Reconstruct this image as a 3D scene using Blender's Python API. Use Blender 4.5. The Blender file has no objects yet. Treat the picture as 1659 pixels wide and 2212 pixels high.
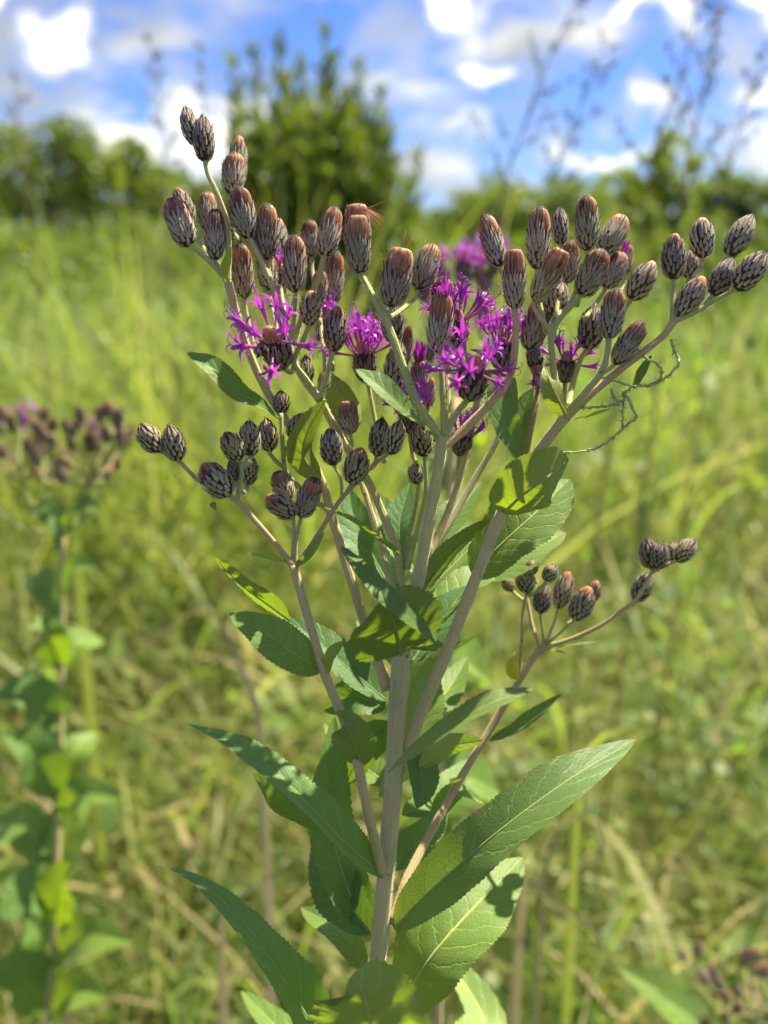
import bpy, math, random
import numpy as np
from mathutils import Vector, Matrix, Quaternion

# ---------------------------------------------------------------- camera, world, sun, exposure
SC = bpy.context.scene
COL = SC.collection
R = math.radians
CAM_H = 1.05
PITCH = R(14.0)
VFOV = R(54.0)
DIST = 0.25                      # camera to the plant's main plane
FP = 1106.0 / math.tan(VFOV / 2)  # focal length in units of a 1659 x 2212 picture
cam_d = bpy.data.cameras.new('camera')
cam = bpy.data.objects.new('camera', cam_d)
COL.objects.link(cam)
cam.location = (0, 0, CAM_H)
cam.rotation_euler = (R(90) - PITCH, 0, 0)
cam_d.sensor_fit = 'VERTICAL'
cam_d.sensor_height = 24.0
cam_d.lens = 12.0 / math.tan(VFOV / 2)
cam_d.clip_start = 0.01
cam_d.clip_end = 2000
cam_d.dof.use_dof = True
cam_d.dof.focus_distance = DIST + 0.001
cam_d.dof.aperture_fstop = cam_d.lens / 3.8
SC.camera = cam

SUN_EL, SUN_AZ = R(57), R(52)     # azimuth from +Y towards +X
SKY_STRENGTH = 0.15
EXPOSURE = 1.42


def build_world():
    w = bpy.data.worlds.new('World')
    SC.world = w
    w.use_nodes = True
    w.cycles.sampling_method = 'NONE'
    nt = w.node_tree
    nt.nodes.clear()
    N = lambda t: nt.nodes.new(t)
    L = nt.links.new

    def M(op, a, b=None, c=None, clamp=False):
        n = N('ShaderNodeMath'); n.operation = op; n.use_clamp = clamp
        for i, v in enumerate((a, b, c)):
            if v is None:
                continue
            if isinstance(v, (int, float)):
                n.inputs[i].default_value = v
            else:
                L(v, n.inputs[i])
        return n.outputs[0]
    sky = N('ShaderNodeTexSky')
    sky.sky_type = 'NISHITA'
    sky.sun_disc = False
    sky.sun_elevation = SUN_EL
    sky.sun_rotation = SUN_AZ
    sky.altitude = 0
    sky.air_density = 1.0
    sky.dust_density = 0.25
    sky.ozone_density = 3.0
    hsv = N('ShaderNodeHueSaturation')
    hsv.inputs['Saturation'].default_value = 1.15
    hsv.inputs['Value'].default_value = 1.0
    L(sky.outputs[0], hsv.inputs['Color'])
    tone = N('ShaderNodeMix'); tone.data_type = 'RGBA'; tone.blend_type = 'MULTIPLY'
    tone.inputs['Factor'].default_value = 1.0
    tone.inputs[7].default_value = (0.225, 0.265, 0.45, 1)
    L(hsv.outputs[0], tone.inputs[6])
    tc = N('ShaderNodeTexCoord')
    nrm = N('ShaderNodeVectorMath'); nrm.operation = 'NORMALIZE'
    L(tc.outputs['Generated'], nrm.inputs[0])
    sx = N('ShaderNodeSeparateXYZ'); L(nrm.outputs[0], sx.inputs[0])
    az = M('ARCTAN2', sx.outputs[0], sx.outputs[1])
    el = M('ARCSINE', sx.outputs[2])
    # warp
    wn = N('ShaderNodeTexNoise'); wn.inputs['Scale'].default_value = 18; wn.inputs['Detail'].default_value = 6
    L(nrm.outputs[0], wn.inputs['Vector'])
    sep = N('ShaderNodeSeparateColor'); L(wn.outputs['Color'], sep.inputs[0])
    azw = M('ADD', az, M('MULTIPLY', M('SUBTRACT', sep.outputs[0], 0.5), 0.16))
    elw = M('ADD', el, M('MULTIPLY', M('SUBTRACT', sep.outputs[1], 0.5), 0.11))
    # general cumulus field all round the sky
    cm = N('ShaderNodeCombineXYZ')
    zz = M('ADD', sx.outputs[2], 0.22)
    L(M('DIVIDE', sx.outputs[0], zz), cm.inputs[0]); L(M('DIVIDE', sx.outputs[1], zz), cm.inputs[1])
    cn = N('ShaderNodeTexNoise'); cn.inputs['Scale'].default_value = 2.4; cn.inputs['Detail'].default_value = 6
    cn.inputs['Roughness'].default_value = 0.55
    L(cm.outputs[0], cn.inputs['Vector'])
    field = M('MULTIPLY', M('SUBTRACT', cn.outputs['Fac'], 0.455), 5.5, clamp=True)
    field = M('MULTIPLY', field, 0.9)
    # single cumulus clouds: (azimuth deg, elevation deg, half width deg, half height deg, density)
    clouds = [(-20.5, 10.8, 7.5, 3.6, 0.75), (-16.5, 10.9, 2.2, 1.9, 1.0), (-20, 13.2, 1.8, 1.4, 1.0), (-13.5, 5.6, 4.5, 1.9, .9),
              (-9.2, 6.4, 3.4, 2.6, .95), (-18, 8.0, 3.2, 1.6, .8), (1.0, 10.6, 2.2, 3.2, .55),
              (4.2, 12.6, 2.6, 2.4, 1.0), (5.8, 9.9, 2.2, .85, 1.0), (13.3, 12.1, 3.2, 1.15, 1.0), (19.5, 13.3, 3.4, 1.5, 1.0),
              (18.2, 10.4, 2.6, 1.6, .7), (14.0, 8.3, 2.6, 1.5, .85), (21.0, 8.2, 3.2, 1.6, .9), (12.5, 5.6, 5.0, 1.0, .85), (21, 5.4, 4.0, 1.4, .9), (3.4, 7.2, 2.0, 0.9, .7),
              (-3, 13.6, 3.4, .9, .6), (28, 11, 4, 2, 1), (-29, 8, 4, 3, .9)]
    dens = field
    grey = M('MULTIPLY', field, 0.4)
    white = M('MULTIPLY', field, 0.0)
    for ci, (a, e, wa, he, k) in enumerate(clouds):
        dx = M('DIVIDE', M('SUBTRACT', azw, R(a)), R(wa))
        dy = M('DIVIDE', M('SUBTRACT', elw, R(e)), R(he))
        rr = M('ADD', M('MULTIPLY', dx, dx), M('MULTIPLY', dy, dy))
        v = M('MULTIPLY', M('MULTIPLY', M('SUBTRACT', 1.0, rr), 1.05, clamp=True), k)
        dens = M('MAXIMUM', dens, v)
        if ci in (0, 5, 6, 17, 11):
            grey = M('MAXIMUM', grey, v)
        else:
            white = M('MAXIMUM', white, v)
    # shading of the clouds: sunlit white and thicker grey
    gn = N('ShaderNodeTexNoise'); gn.inputs['Scale'].default_value = 7; gn.inputs['Detail'].default_value = 3
    L(nrm.outputs[0], gn.inputs['Vector'])
    lit = M('MULTIPLY', M('SUBTRACT', gn.outputs['Fac'], 0.45), 4.0, clamp=True)
    lit = M('MULTIPLY', M('ADD', M('MULTIPLY', lit, 0.9), 0.05), M('SUBTRACT', 1.0, M('MULTIPLY', grey, 1.0)), clamp=True)
    lit = M('MAXIMUM', M('MULTIPLY', lit, dens), M('MULTIPLY', M('MULTIPLY', white, white), 0.75))
    cc = N('ShaderNodeMix'); cc.data_type = 'RGBA'
    L(lit, cc.inputs['Factor'])
    cc.inputs[6].default_value = (1.45, 1.5, 1.6, 1)
    cc.inputs[7].default_value = (6.2, 6.0, 5.7, 1)
    mix = N('ShaderNodeMix'); mix.data_type = 'RGBA'
    L(dens, mix.inputs['Factor']); L(tone.outputs[2], mix.inputs[6]); L(cc.outputs[2], mix.inputs[7])
    bg = N('ShaderNodeBackground'); bg.inputs['Strength'].default_value = SKY_STRENGTH
    L(mix.outputs[2], bg.inputs['Color'])
    out = N('ShaderNodeOutputWorld'); L(bg.outputs[0], out.inputs[0])


build_world()
sun_l = bpy.data.lights.new('sun', 'SUN')
sun_l.energy = 4.7
sun_l.angle = R(0.6)
sun_l.color = (1.0, 0.93, 0.80)
sun = bpy.data.objects.new('sun', sun_l)
COL.objects.link(sun)
SUN_DIR = Vector((math.sin(SUN_AZ) * math.cos(SUN_EL), math.cos(SUN_AZ) * math.cos(SUN_EL), math.sin(SUN_EL)))
sun.rotation_euler = SUN_DIR.to_track_quat('Z', 'Y').to_euler()
sun.location = (3, 3, 6)
SC.view_settings.view_transform = 'Standard'
SC.view_settings.look = 'None'
SC.view_settings.gamma = 1.0
SC.view_settings.use_curve_mapping = False
SC.view_settings.exposure = EXPOSURE
SC.view_settings.use_white_balance = True
SC.view_settings.white_balance_temperature = 6950
SC.view_settings.white_balance_tint = 4
SC.cycles.use_denoising = True
SC.cycles.max_bounces = 5
SC.cycles.transmission_bounces = 4
SC.cycles.diffuse_bounces = 3
SC.cycles.glossy_bounces = 2
SC.cycles.caustics_reflective = False
SC.cycles.caustics_refractive = False
SC.cycles.use_adaptive_sampling = True
SC.cycles.adaptive_threshold = 0.03

# ---------------------------------------------------------------- helpers
C_R = np.array([1.0, 0, 0]); C_F = np.array([0, math.cos(PITCH), -math.sin(PITCH)])
C_U = np.array([0, math.sin(PITCH), math.cos(PITCH)]); C_O = np.array([0, 0, CAM_H])
PX = DIST / FP                     # metres per picture unit in the plant's main plane
rng = np.random.default_rng(7)
random.seed(11)


def at(x, y, depth):
    """point seen at (x, y) of a 1659 x 2212 picture, depth metres in front of the lens"""
    return C_O + depth * (C_F + C_R * (x - 829.5) / FP + C_U * (1106 - y) / FP)


def P(x, y, mm=0.0):
    return at(x, y, DIST + mm * 0.001)


def cv(v):
    """camera-style direction (right, up, towards viewer) to world"""
    v = np.array(v, float)
    w = C_R * v[0] + C_U * v[1] - C_F * v[2]
    return w / np.linalg.norm(w)


def nz(v):
    n = np.linalg.norm(v)
    return v / n if n > 1e-12 else v


def link(name, data, parent=None, loc=(0, 0, 0)):
    o = bpy.data.objects.new(name, data)
    COL.objects.link(o)
    o.location = loc
    if parent is not None:
        o.parent = parent
    return o


def tag(o, label=None, cat=None, group=None, kind=None):
    for k, v in (('label', label), ('category', cat), ('group', group), ('kind', kind)):
        if v:
            o[k] = v
    return o


def mesh(name, v, f, mat=None, uv=None, att=None, smooth=True):
    v = np.asarray(v, float)
    me = bpy.data.meshes.new(name)
    if isinstance(f, np.ndarray) and f.ndim == 2:
        n, k = f.shape
        me.vertices.add(len(v)); me.vertices.foreach_set('co', v.astype(np.float32).ravel())
        me.loops.add(n * k); me.loops.foreach_set('vertex_index', f.astype(np.int32).ravel())
        me.polygons.add(n)
        me.polygons.foreach_set('loop_start', np.arange(0, n * k, k, dtype=np.int32))
        me.polygons.foreach_set('loop_total', np.full(n, k, dtype=np.int32))
        me.update(calc_edges=True)
    else:
        me.from_pydata([tuple(p) for p in v], [], [tuple(int(i) for i in q) for q in f])
        me.update()
    if uv is not None:
        lay = me.uv_layers.new(name='UVMap')
        idx = np.empty(len(me.loops), dtype=np.int32)
        me.loops.foreach_get('vertex_index', idx)
        lay.data.foreach_set('uv', np.asarray(uv, np.float32)[idx].ravel())
    for k, a in (att or {}).items():
        at_ = me.attributes.new(k, 'FLOAT', 'POINT')
        at_.data.foreach_set('value', np.asarray(a, np.float32))
    if smooth:
        me.polygons.foreach_set('use_smooth', np.ones(len(me.polygons), dtype=bool))
    if mat:
        me.materials.append(mat)
    return me


def join(parts):
    """list of (verts, faces, uv or None, {att}) to one"""
    V, F, U, A = [], [], [], {}
    n = 0
    for p in parts:
        v, f = np.asarray(p[0], float), p[1]
        V.append(v)
        F += [tuple(int(i) + n for i in q) for q in f]
        U.append(p[2] if len(p) > 2 and p[2] is not None else np.zeros((len(v), 2)))
        for k, a in (p[3] if len(p) > 3 else {}).items():
            A.setdefault(k, []).append(a)
        n += len(v)
    return np.vstack(V), F, np.vstack(U), {k: np.concatenate(a) for k, a in A.items()}


def spline(pts, n):
    """Catmull-Rom through pts (any dimension), n samples evenly along the parameter"""
    p = np.asarray(pts, float)
    if len(p) == 2:
        t = np.linspace(0, 1, n)[:, None]
        return p[0] * (1 - t) + p[1] * t
    seg = np.linalg.norm(np.diff(p[:, :3], axis=0), axis=1) ** 0.9
    cum = np.concatenate([[0], np.cumsum(seg)]); cum /= cum[-1]
    q = np.vstack([2 * p[0] - p[1], p, 2 * p[-1] - p[-2]])
    out = []
    for s in np.linspace(0, 1, n):
        i = min(max(np.searchsorted(cum, s, 'right') - 1, 0), len(p) - 2)
        t = (s - cum[i]) / max(cum[i + 1] - cum[i], 1e-9)
        a, b, c, d = q[i], q[i + 1], q[i + 2], q[i + 3]
        m1, m2 = (c - a) / 2, (d - b) / 2
        h = c - b
        # limit the tangents so that uneven spacing does not overshoot
        for m in (m1, m2):
            L = np.linalg.norm(m); H = np.linalg.norm(h)
            if L > 1.2 * H and L > 0:
                m *= 1.2 * H / L
        out.append((2 * t**3 - 3 * t**2 + 1) * b + (t**3 - 2 * t**2 + t) * m1 + (-2 * t**3 + 3 * t**2) * c + (t**3 - t**2) * m2)
    return np.array(out)


def tube(pts, rad, sides=8, cap=True):
    pts = np.asarray(pts, float)
    n = len(pts)
    rad = np.broadcast_to(np.asarray(rad, float), (n,))
    T = np.gradient(pts, axis=0)
    T = np.array([nz(t) for t in T])
    ref = np.array([0.31, 0.95, 0.05]) if abs(T[0] @ np.array([0.31, 0.95, 0.05])) < 0.9 else np.array([1.0, 0, 0])
    A = nz(np.cross(T[0], ref))
    V = []
    an = np.arange(sides) * 2 * math.pi / sides
    uv = []
    for i in range(n):
        A = nz(A - T[i] * (A @ T[i])); B = np.cross(T[i], A)
        V.append(pts[i] + rad[i] * (np.cos(an)[:, None] * A + np.sin(an)[:, None] * B))
        uv += [(k / sides, i / max(n - 1, 1)) for k in range(sides)]
    V = np.vstack(V)
    F = [(i * sides + k, i * sides + (k + 1) % sides, (i + 1) * sides + (k + 1) % sides, (i + 1) * sides + k)
         for i in range(n - 1) for k in range(sides)]
    if cap:
        F.append(tuple(range(sides))[::-1]); F.append(tuple((n - 1) * sides + k for k in range(sides)))
    return V, F, np.array(uv)


# ---------------------------------------------------------------- materials
class Mat:
    def __init__(self, name):
        self.m = bpy.data.materials.new(name)
        self.m.use_nodes = True
        self.nt = self.m.node_tree
        self.nt.nodes.clear()
        self.out = self.n('ShaderNodeOutputMaterial')

    def n(self, t, **kw):
        x = self.nt.nodes.new(t)
        for k, v in kw.items():
            setattr(x, k, v)
        return x

    def l(self, a, b):
        self.nt.links.new(a, b)

    def set(self, sock, v):
        if v is None:
            return
        if hasattr(v, 'is_linked') or hasattr(v, 'links'):
            self.l(v, sock)
        else:
            sock.default_value = v

    def math(self, op, a, b=None, c=None, clamp=False):
        x = self.n('ShaderNodeMath', operation=op, use_clamp=clamp)
        for i, v in enumerate((a, b, c)):
            self.set(x.inputs[i], v)
        return x.outputs[0]

    def mix(self, fac, a, b, blend='MIX'):
        x = self.n('ShaderNodeMix', data_type='RGBA', blend_type=blend)
        self.set(x.inputs['Factor'], fac)
        self.set(x.inputs[6], a if hasattr(a, 'links') else (*a, 1))
        self.set(x.inputs[7], b if hasattr(b, 'links') else (*b, 1))
        return x.outputs[2]

    def noise(self, scale, detail=3, rough=0.55, vec=None):
        x = self.n('ShaderNodeTexNoise')
        x.inputs['Scale'].default_value = scale
        x.inputs['Detail'].default_value = detail
        x.inputs['Roughness'].default_value = rough
        if vec is not None:
            self.l(vec, x.inputs['Vector'])
        return x.outputs['Fac']

    def ramp(self, fac, stops):
        x = self.n('ShaderNodeValToRGB')
        e = x.color_ramp.elements
        while len(e) < len(stops):
            e.new(0.5)
        for k, (p, c) in zip(e, stops):
            k.position = p; k.color = (*c, 1)
        self.set(x.inputs[0], fac)
        return x.outputs[0]

    def attr(self, name):
        return self.n('ShaderNodeAttribute', attribute_name=name).outputs['Fac']

    def bump(self, h, strength=0.4, dist=0.0005):
        x = self.n('ShaderNodeBump')
        x.inputs['Strength'].default_value = strength
        x.inputs['Distance'].default_value = dist
        self.l(h, x.inputs['Height'])
        return x.outputs[0]

    def surf(self, col, rough=0.6, trans=None, tfac=0.0, normal=None, sheen=0.0, spec=0.4):
        p = self.n('ShaderNodeBsdfPrincipled')
        self.set(p.inputs['Base Color'], col if hasattr(col, 'links') else (*col, 1))
        self.set(p.inputs['Roughness'], rough)
        p.inputs['Specular IOR Level'].default_value = spec
        if sheen:
            p.inputs['Sheen Weight'].default_value = sheen
            p.inputs['Sheen Roughness'].default_value = 0.4
            p.inputs['Sheen Tint'].default_value = (1, 0.97, 0.9, 1)
        if normal is not None:
            self.l(normal, p.inputs['Normal'])
        s = p.outputs[0]
        if tfac:
            t = self.n('ShaderNodeBsdfTranslucent')
            self.set(t.inputs[0], trans if hasattr(trans, 'links') else (*trans, 1))
            if normal is not None:
                self.l(normal, t.inputs['Normal'])
            mx = self.n('ShaderNodeMixShader')
            mx.inputs[0].default_value = tfac
            self.l(s, mx.inputs[1]); self.l(t.outputs[0], mx.inputs[2])
            s = mx.outputs[0]
        self.l(s, self.out.inputs[0])
        return self.m


def obj_tint(m):
    return m.n('ShaderNodeObjectInfo').outputs['Color']


def leaf_material(name, top, under, trans, tfac=0.38, scale=900.0):
    """object colour multiplies the leaf's own greens"""
    m = Mat(name)
    uvn = m.n('ShaderNodeUVMap'); s = m.n('ShaderNodeSeparateXYZ'); m.l(uvn.outputs[0], s.inputs[0])
    tc = m.n('ShaderNodeTexCoord').outputs['Object']
    u = m.math('ABSOLUTE', m.math('SUBTRACT', m.math('MULTIPLY', s.outputs[0], 2.0), 1.0))
    v = s.outputs[1]
    wob = m.math('MULTIPLY', m.noise(240, 2, vec=tc), 0.10)
    ph = m.math('FRACT', m.math('SUBTRACT', m.math('MULTIPLY', m.math('ADD', v, wob), 9.0), m.math('MULTIPLY', u, 1.5)))
    lat = m.math('ABSOLUTE', m.math('SUBTRACT', ph, 0.5))            # 0 on a side vein
    vein = m.math('SUBTRACT', 1.0, m.math('MULTIPLY', lat, 11.0), clamp=True)
    mid = m.math('SUBTRACT', 1.0, m.math('MULTIPLY', u, 22.0), clamp=True)
    vo = m.n('ShaderNodeTexVoronoi', feature='DISTANCE_TO_EDGE'); vo.inputs['Scale'].default_value = scale
    m.l(tc, vo.inputs['Vector'])
    net = m.math('SUBTRACT', 1.0, m.math('MULTIPLY', vo.outputs['Distance'], 9.0), clamp=True)
    veins = m.math('MAXIMUM', m.math('MAXIMUM', vein, mid), m.math('MULTIPLY', net, 0.35))
    blot = m.noise(120, 4, vec=tc)
    fine = m.noise(2500, 2, vec=tc)
    c_top = m.mix(m.math('MULTIPLY', veins, 0.8), top, tuple(min(1, x * 1.9 + .02) for x in top))
    c_und = m.mix(m.math('MULTIPLY', veins, 0.75), under, tuple(min(1, x * 1.5 + .02) for x in under))
    geo = m.n('ShaderNodeNewGeometry')
    c = m.mix(geo.outputs['Backfacing'], c_top, c_und)
    c = m.mix(m.math('MULTIPLY', m.math('SUBTRACT', blot, 0.35), 1.2, clamp=True), c, m.mix(1.0, c, (1.25, 1.2, 0.85), 'MULTIPLY'))
    sp = m.math('MULTIPLY', m.math('SUBTRACT', m.noise(95, 5, .62, vec=tc), 0.665), 22, clamp=True)
    rim = m.math('MULTIPLY', m.math('MULTIPLY', m.math('SUBTRACT', u, 0.86), 9, clamp=True), m.math('MULTIPLY', m.math('SUBTRACT', m.noise(60, 3, vec=tc), 0.52), 8, clamp=True))
    dust = m.math('MULTIPLY', m.math('SUBTRACT', m.noise(1400, 2, vec=tc), 0.60), 3, clamp=True)
    bad = m.math('MAXIMUM', sp, m.math('MULTIPLY', rim, 0.8))
    c = m.mix(m.math('MULTIPLY', dust, 0.30), c, (0.30, 0.33, 0.20))
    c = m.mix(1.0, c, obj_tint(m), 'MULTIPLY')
    c = m.mix(bad, c, (0.26, 0.16, 0.06))
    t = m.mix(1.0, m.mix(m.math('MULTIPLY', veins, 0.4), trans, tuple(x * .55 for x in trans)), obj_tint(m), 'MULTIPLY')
    # relief: side veins sunk on top, cells puffed between the net of small veins, short felt
    cell = m.math('MULTIPLY', vo.outputs['Distance'], 0.7)
    h = m.math('ADD', m.math('ADD', m.math('SUBTRACT', cell, m.math('MULTIPLY', vein, 0.9)), m.math('MULTIPLY', fine, 0.35)), m.math('MULTIPLY', lat, 0.6))
    return m.surf(c, 0.52, t, tfac, m.bump(h, 0.30, 0.0004), sheen=0.10, spec=0.35)


def make_materials():
    G = {}
    G['leaf'] = leaf_material('leaf_green', (0.115, 0.19, 0.055), (0.20, 0.255, 0.10), (0.34, 0.48, 0.025), 0.36)
    # stems
    m = Mat('stem_felt'); tc = m.n('ShaderNodeTexCoord').outputs['Object']
    n1 = m.noise(180, 4, vec=tc); n2 = m.noise(2200, 2, vec=tc); n3 = m.noise(45, 2, vec=tc)
    uvn = m.n('ShaderNodeUVMap'); s = m.n('ShaderNodeSeparateXYZ'); m.l(uvn.outputs[0], s.inputs[0])
    ridge = m.math('SINE', m.math('MULTIPLY', s.outputs[0], 62.8))
    c = m.ramp(m.math('ADD', m.math('MULTIPLY', n1, .6), m.math('MULTIPLY', n3, .4)), [(0.3, (0.44, 0.44, 0.18)), (0.5, (0.60, 0.51, 0.24)), (0.7, (0.62, 0.46, 0.24))])
    c = m.mix(m.math('MULTIPLY', m.math('SUBTRACT', n2, .5), 3, clamp=True), c, (0.66, 0.54, 0.31))
    c = m.mix(1.0, c, obj_tint(m), 'MULTIPLY')
    mp = m.n('ShaderNodeMapping'); mp.inputs['Scale'].default_value = (14, 2.5, 1); m.l(uvn.outputs[0], mp.inputs[0])
    streak = m.noise(3, 4, .6, vec=mp.outputs[0])
    c = m.mix(m.math('MULTIPLY', m.math('SUBTRACT', streak, 0.48), 3.0, clamp=True), c, m.mix(1.0, c, (0.84, 0.78, 0.58), 'MULTIPLY'))
    c = m.mix(m.math('MULTIPLY', m.math('SUBTRACT', m.noise(520, 3, .6, vec=tc), 0.66), 14, clamp=True), c, (0.20, 0.11, 0.06))
    h = m.math('ADD', m.math('ADD', n2, m.math('MULTIPLY', ridge, 0.45)), m.math('MULTIPLY', streak, 0.8))
    G['stem'] = m.surf(c, 0.75, None, 0, m.bump(h, 0.5, 0.0003), sheen=0.35, spec=0.2)
    m = Mat('pale_hair')
    G['hair'] = m.surf((0.75, 0.70, 0.58), 0.5, (0.8, 0.75, 0.6), 0.45)
    # bracts
    m = Mat('bract_scale'); tc = m.n('ShaderNodeTexCoord').outputs['Object']
    uvn = m.n('ShaderNodeUVMap'); s = m.n('ShaderNodeSeparateXYZ'); m.l(uvn.outputs[0], s.inputs[0])
    u = m.math('ABSOLUTE', m.math('SUBTRACT', m.math('MULTIPLY', s.outputs[0], 2.0), 1.0)); v = s.outputs[1]
    hz = m.attr('hz')
    isl = m.n('ShaderNodeNewGeometry').outputs['Random Per Island']
    cen = m.ramp(hz, [(0.05, (0.42, 0.40, 0.20)), (0.4, (0.41, 0.335, 0.22)), (0.75, (0.36, 0.245, 0.18)), (1.0, (0.31, 0.17, 0.13))])
    cen = m.mix(m.math('MULTIPLY', isl, 0.5), cen, (0.70, 0.62, 0.48))
    nn = m.noise(38, 3, vec=tc)
    cen = m.mix(m.math('MULTIPLY', m.math('SUBTRACT', nn, 0.45), 3.0, clamp=True), cen, (0.19, 0.14, 0.105))
    keel = m.math('SUBTRACT', 1.0, m.math('MULTIPLY', u, 7.0), clamp=True)
    cen = m.mix(m.math('MULTIPLY', keel, 0.5), cen, (0.10, 0.055, 0.05))
    edge = m.math('MULTIPLY', m.math('SUBTRACT', m.math('ADD', u, m.math('MULTIPLY', v, 0.5)), 0.82), 3.8, clamp=True)
    tip = m.math('MULTIPLY', m.math('SUBTRACT', v, 0.78), 6.0, clamp=True)
    c = m.mix(m.math('MAXIMUM', edge, tip), cen, (0.030, 0.017, 0.015))
    c = m.mix(1.0, c, obj_tint(m), 'MULTIPLY')
    G['bract'] = m.surf(c, 0.6, None, 0, m.bump(m.noise(120, 3, vec=tc), 0.3, 0.02), sheen=0.30, spec=0.3)
    m = Mat('involucre_core')
    G['core'] = m.surf((0.05, 0.035, 0.028), 0.8)
    # pappus bristles
    m = Mat('pappus_bristle')
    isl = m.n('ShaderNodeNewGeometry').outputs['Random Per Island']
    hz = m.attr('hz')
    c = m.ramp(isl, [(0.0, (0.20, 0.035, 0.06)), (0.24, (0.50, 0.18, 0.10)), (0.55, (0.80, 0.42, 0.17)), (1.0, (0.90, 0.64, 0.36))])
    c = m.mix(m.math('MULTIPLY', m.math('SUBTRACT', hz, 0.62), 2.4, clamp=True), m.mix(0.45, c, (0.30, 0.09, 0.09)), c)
    c = m.mix(1.0, c, obj_tint(m), 'MULTIPLY')
    G['pappus'] = m.surf(c, 0.45, (0.75, 0.45, 0.22), 0.35, sheen=0.2)
    # florets
    m = Mat('purple_floret'); uvn = m.n('ShaderNodeUVMap'); s = m.n('ShaderNodeSeparateXYZ'); m.l(uvn.outputs[0], s.inputs[0])
    tc = m.n('ShaderNodeTexCoord').outputs['Object']
    c = m.ramp(s.outputs[1], [(0.0, (0.60, 0.34, 0.42)), (0.3, (0.46, 0.09, 0.30)), (0.6, (0.44, 0.055, 0.50)), (1.0, (0.50, 0.13, 0.72))])
    c = m.mix(m.math('MULTIPLY', m.noise(9, 3, vec=tc), 0.35), c, (0.62, 0.25, 0.72))
    c = m.mix(1.0, c, obj_tint(m), 'MULTIPLY')
    G['floret'] = m.surf(c, 0.4, (0.66, 0.06, 0.62), 0.40, spec=0.4)
    m = Mat('pale_style')
    G['style'] = m.surf((0.50, 0.22, 0.66), 0.45, (0.6, 0.25, 0.75), 0.4)
    # grass: attribute tone 0 dry .. 1 green
    m = Mat('meadow_grass'); t = m.attr('tone')
    stops = [(0.0, (0.50, 0.38, 0.20)), (0.16, (0.36, 0.33, 0.13)), (0.3, (0.225, 0.275, 0.07)), (0.7, (0.11, 0.18, 0.042)), (1.0, (0.045, 0.10, 0.026))]
    c = m.ramp(t, stops)
    tr = m.ramp(t, [(0.0, (0.52, 0.42, 0.20)), (0.16, (0.54, 0.52, 0.16)), (0.3, (0.50, 0.58, 0.085)), (0.7, (0.30, 0.47, 0.05)), (1.0, (0.12, 0.27, 0.03))])
    G['grass'] = m.surf(c, 0.5, tr, 0.45, spec=0.35)
    m = Mat('dry_grass'); tc = m.n('ShaderNodeTexCoord').outputs['Object']
    c = m.ramp(m.noise(60, 3, vec=tc), [(0.3, (0.36, 0.27, 0.15)), (0.7, (0.52, 0.42, 0.25))])
    c = m.mix(1.0, c, obj_tint(m), 'MULTIPLY')
    G['dry'] = m.surf(c, 0.55, (0.5, 0.42, 0.22), 0.3)
    m = Mat('panicle_seed')
    G['seed'] = m.surf((0.24, 0.22, 0.15), 0.6, (0.2, 0.15, 0.1), 0.25)
    # tree leaves: attribute tone
    m = Mat('tree_leaf'); t = m.attr('tone')
    c = m.ramp(t, [(0.0, (0.055, 0.085, 0.018)), (0.5, (0.115, 0.165, 0.03)), (1.0, (0.18, 0.225, 0.045))])
    tr = m.ramp(t, [(0.0, (0.16, 0.26, 0.02)), (1.0, (0.42, 0.52, 0.06))])
    c = m.mix(1.0, c, obj_tint(m), 'MULTIPLY')
    G['tree'] = m.surf(c, 0.5, m.mix(1.0, tr, obj_tint(m), 'MULTIPLY'), 0.38)
    m = Mat('bark'); tc = m.n('ShaderNodeTexCoord').outputs['Object']
    n = m.noise(14, 5, vec=tc)
    G['bark'] = m.surf(m.ramp(n, [(0.3, (0.06, 0.045, 0.035)), (0.7, (0.16, 0.125, 0.095))]), 0.85, None, 0, m.bump(n, 0.6, 0.02))
    # ground
    m = Mat('meadow_soil'); tc = m.n('ShaderNodeTexCoord').outputs['Object']
    n = m.noise(9, 6, vec=tc); n2 = m.noise(0.6, 4, vec=tc)
    c = m.ramp(m.math('ADD', m.math('MULTIPLY', n, 0.6), m.math('MULTIPLY', n2, 0.4)), [(0.3, (0.035, 0.028, 0.016)), (0.5, (0.055, 0.06, 0.022)), (0.7, (0.09, 0.095, 0.035))])
    G['soil'] = m.surf(c, 0.9, None, 0, m.bump(n, 0.8, 0.05))
    m = Mat('tendril_skin')
    G['tendril'] = m.surf((0.58, 0.62, 0.32), 0.5, (0.6, 0.7, 0.3), 0.3)
    m = Mat('thorn_dark')
    G['thorn'] = m.surf((0.22, 0.20, 0.10), 0.5)
    m = Mat('insect_shell')
    G['bug'] = m.surf(m.ramp(m.noise(500, 2, vec=m.n('ShaderNodeTexCoord').outputs['Object']), [(0.45, (0.04, 0.025, 0.015)), (0.6, (0.55, 0.45, 0.25))]), 0.35)
    m = Mat('insect_pale')
    G['bugpale'] = m.surf((0.55, 0.48, 0.20), 0.4)
    m = Mat('silk')
    G['silk'] = m.surf((0.8, 0.8, 0.78), 0.2, (0.8, 0.8, 0.8), 0.3)
    return G


G = make_materials()

# ---------------------------------------------------------------- ground
gx = np.concatenate([np.linspace(-400, -12, 14), np.linspace(-10, 10, 41), np.linspace(12, 400, 14)])
gy = np.concatenate([np.linspace(-60, -6, 6), np.linspace(-5, 20, 51), np.linspace(24, 1200, 24)])
GX, GY = np.meshgrid(gx, gy)


def ground_z(x, y):
    near = np.exp(-((x / 14.0) ** 2 + ((y - 6) / 16.0) ** 2))
    return near * (0.025 * np.sin(2.1 * x + 0.7 * y) + 0.02 * np.sin(1.3 * y - 0.9 * x))


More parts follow.
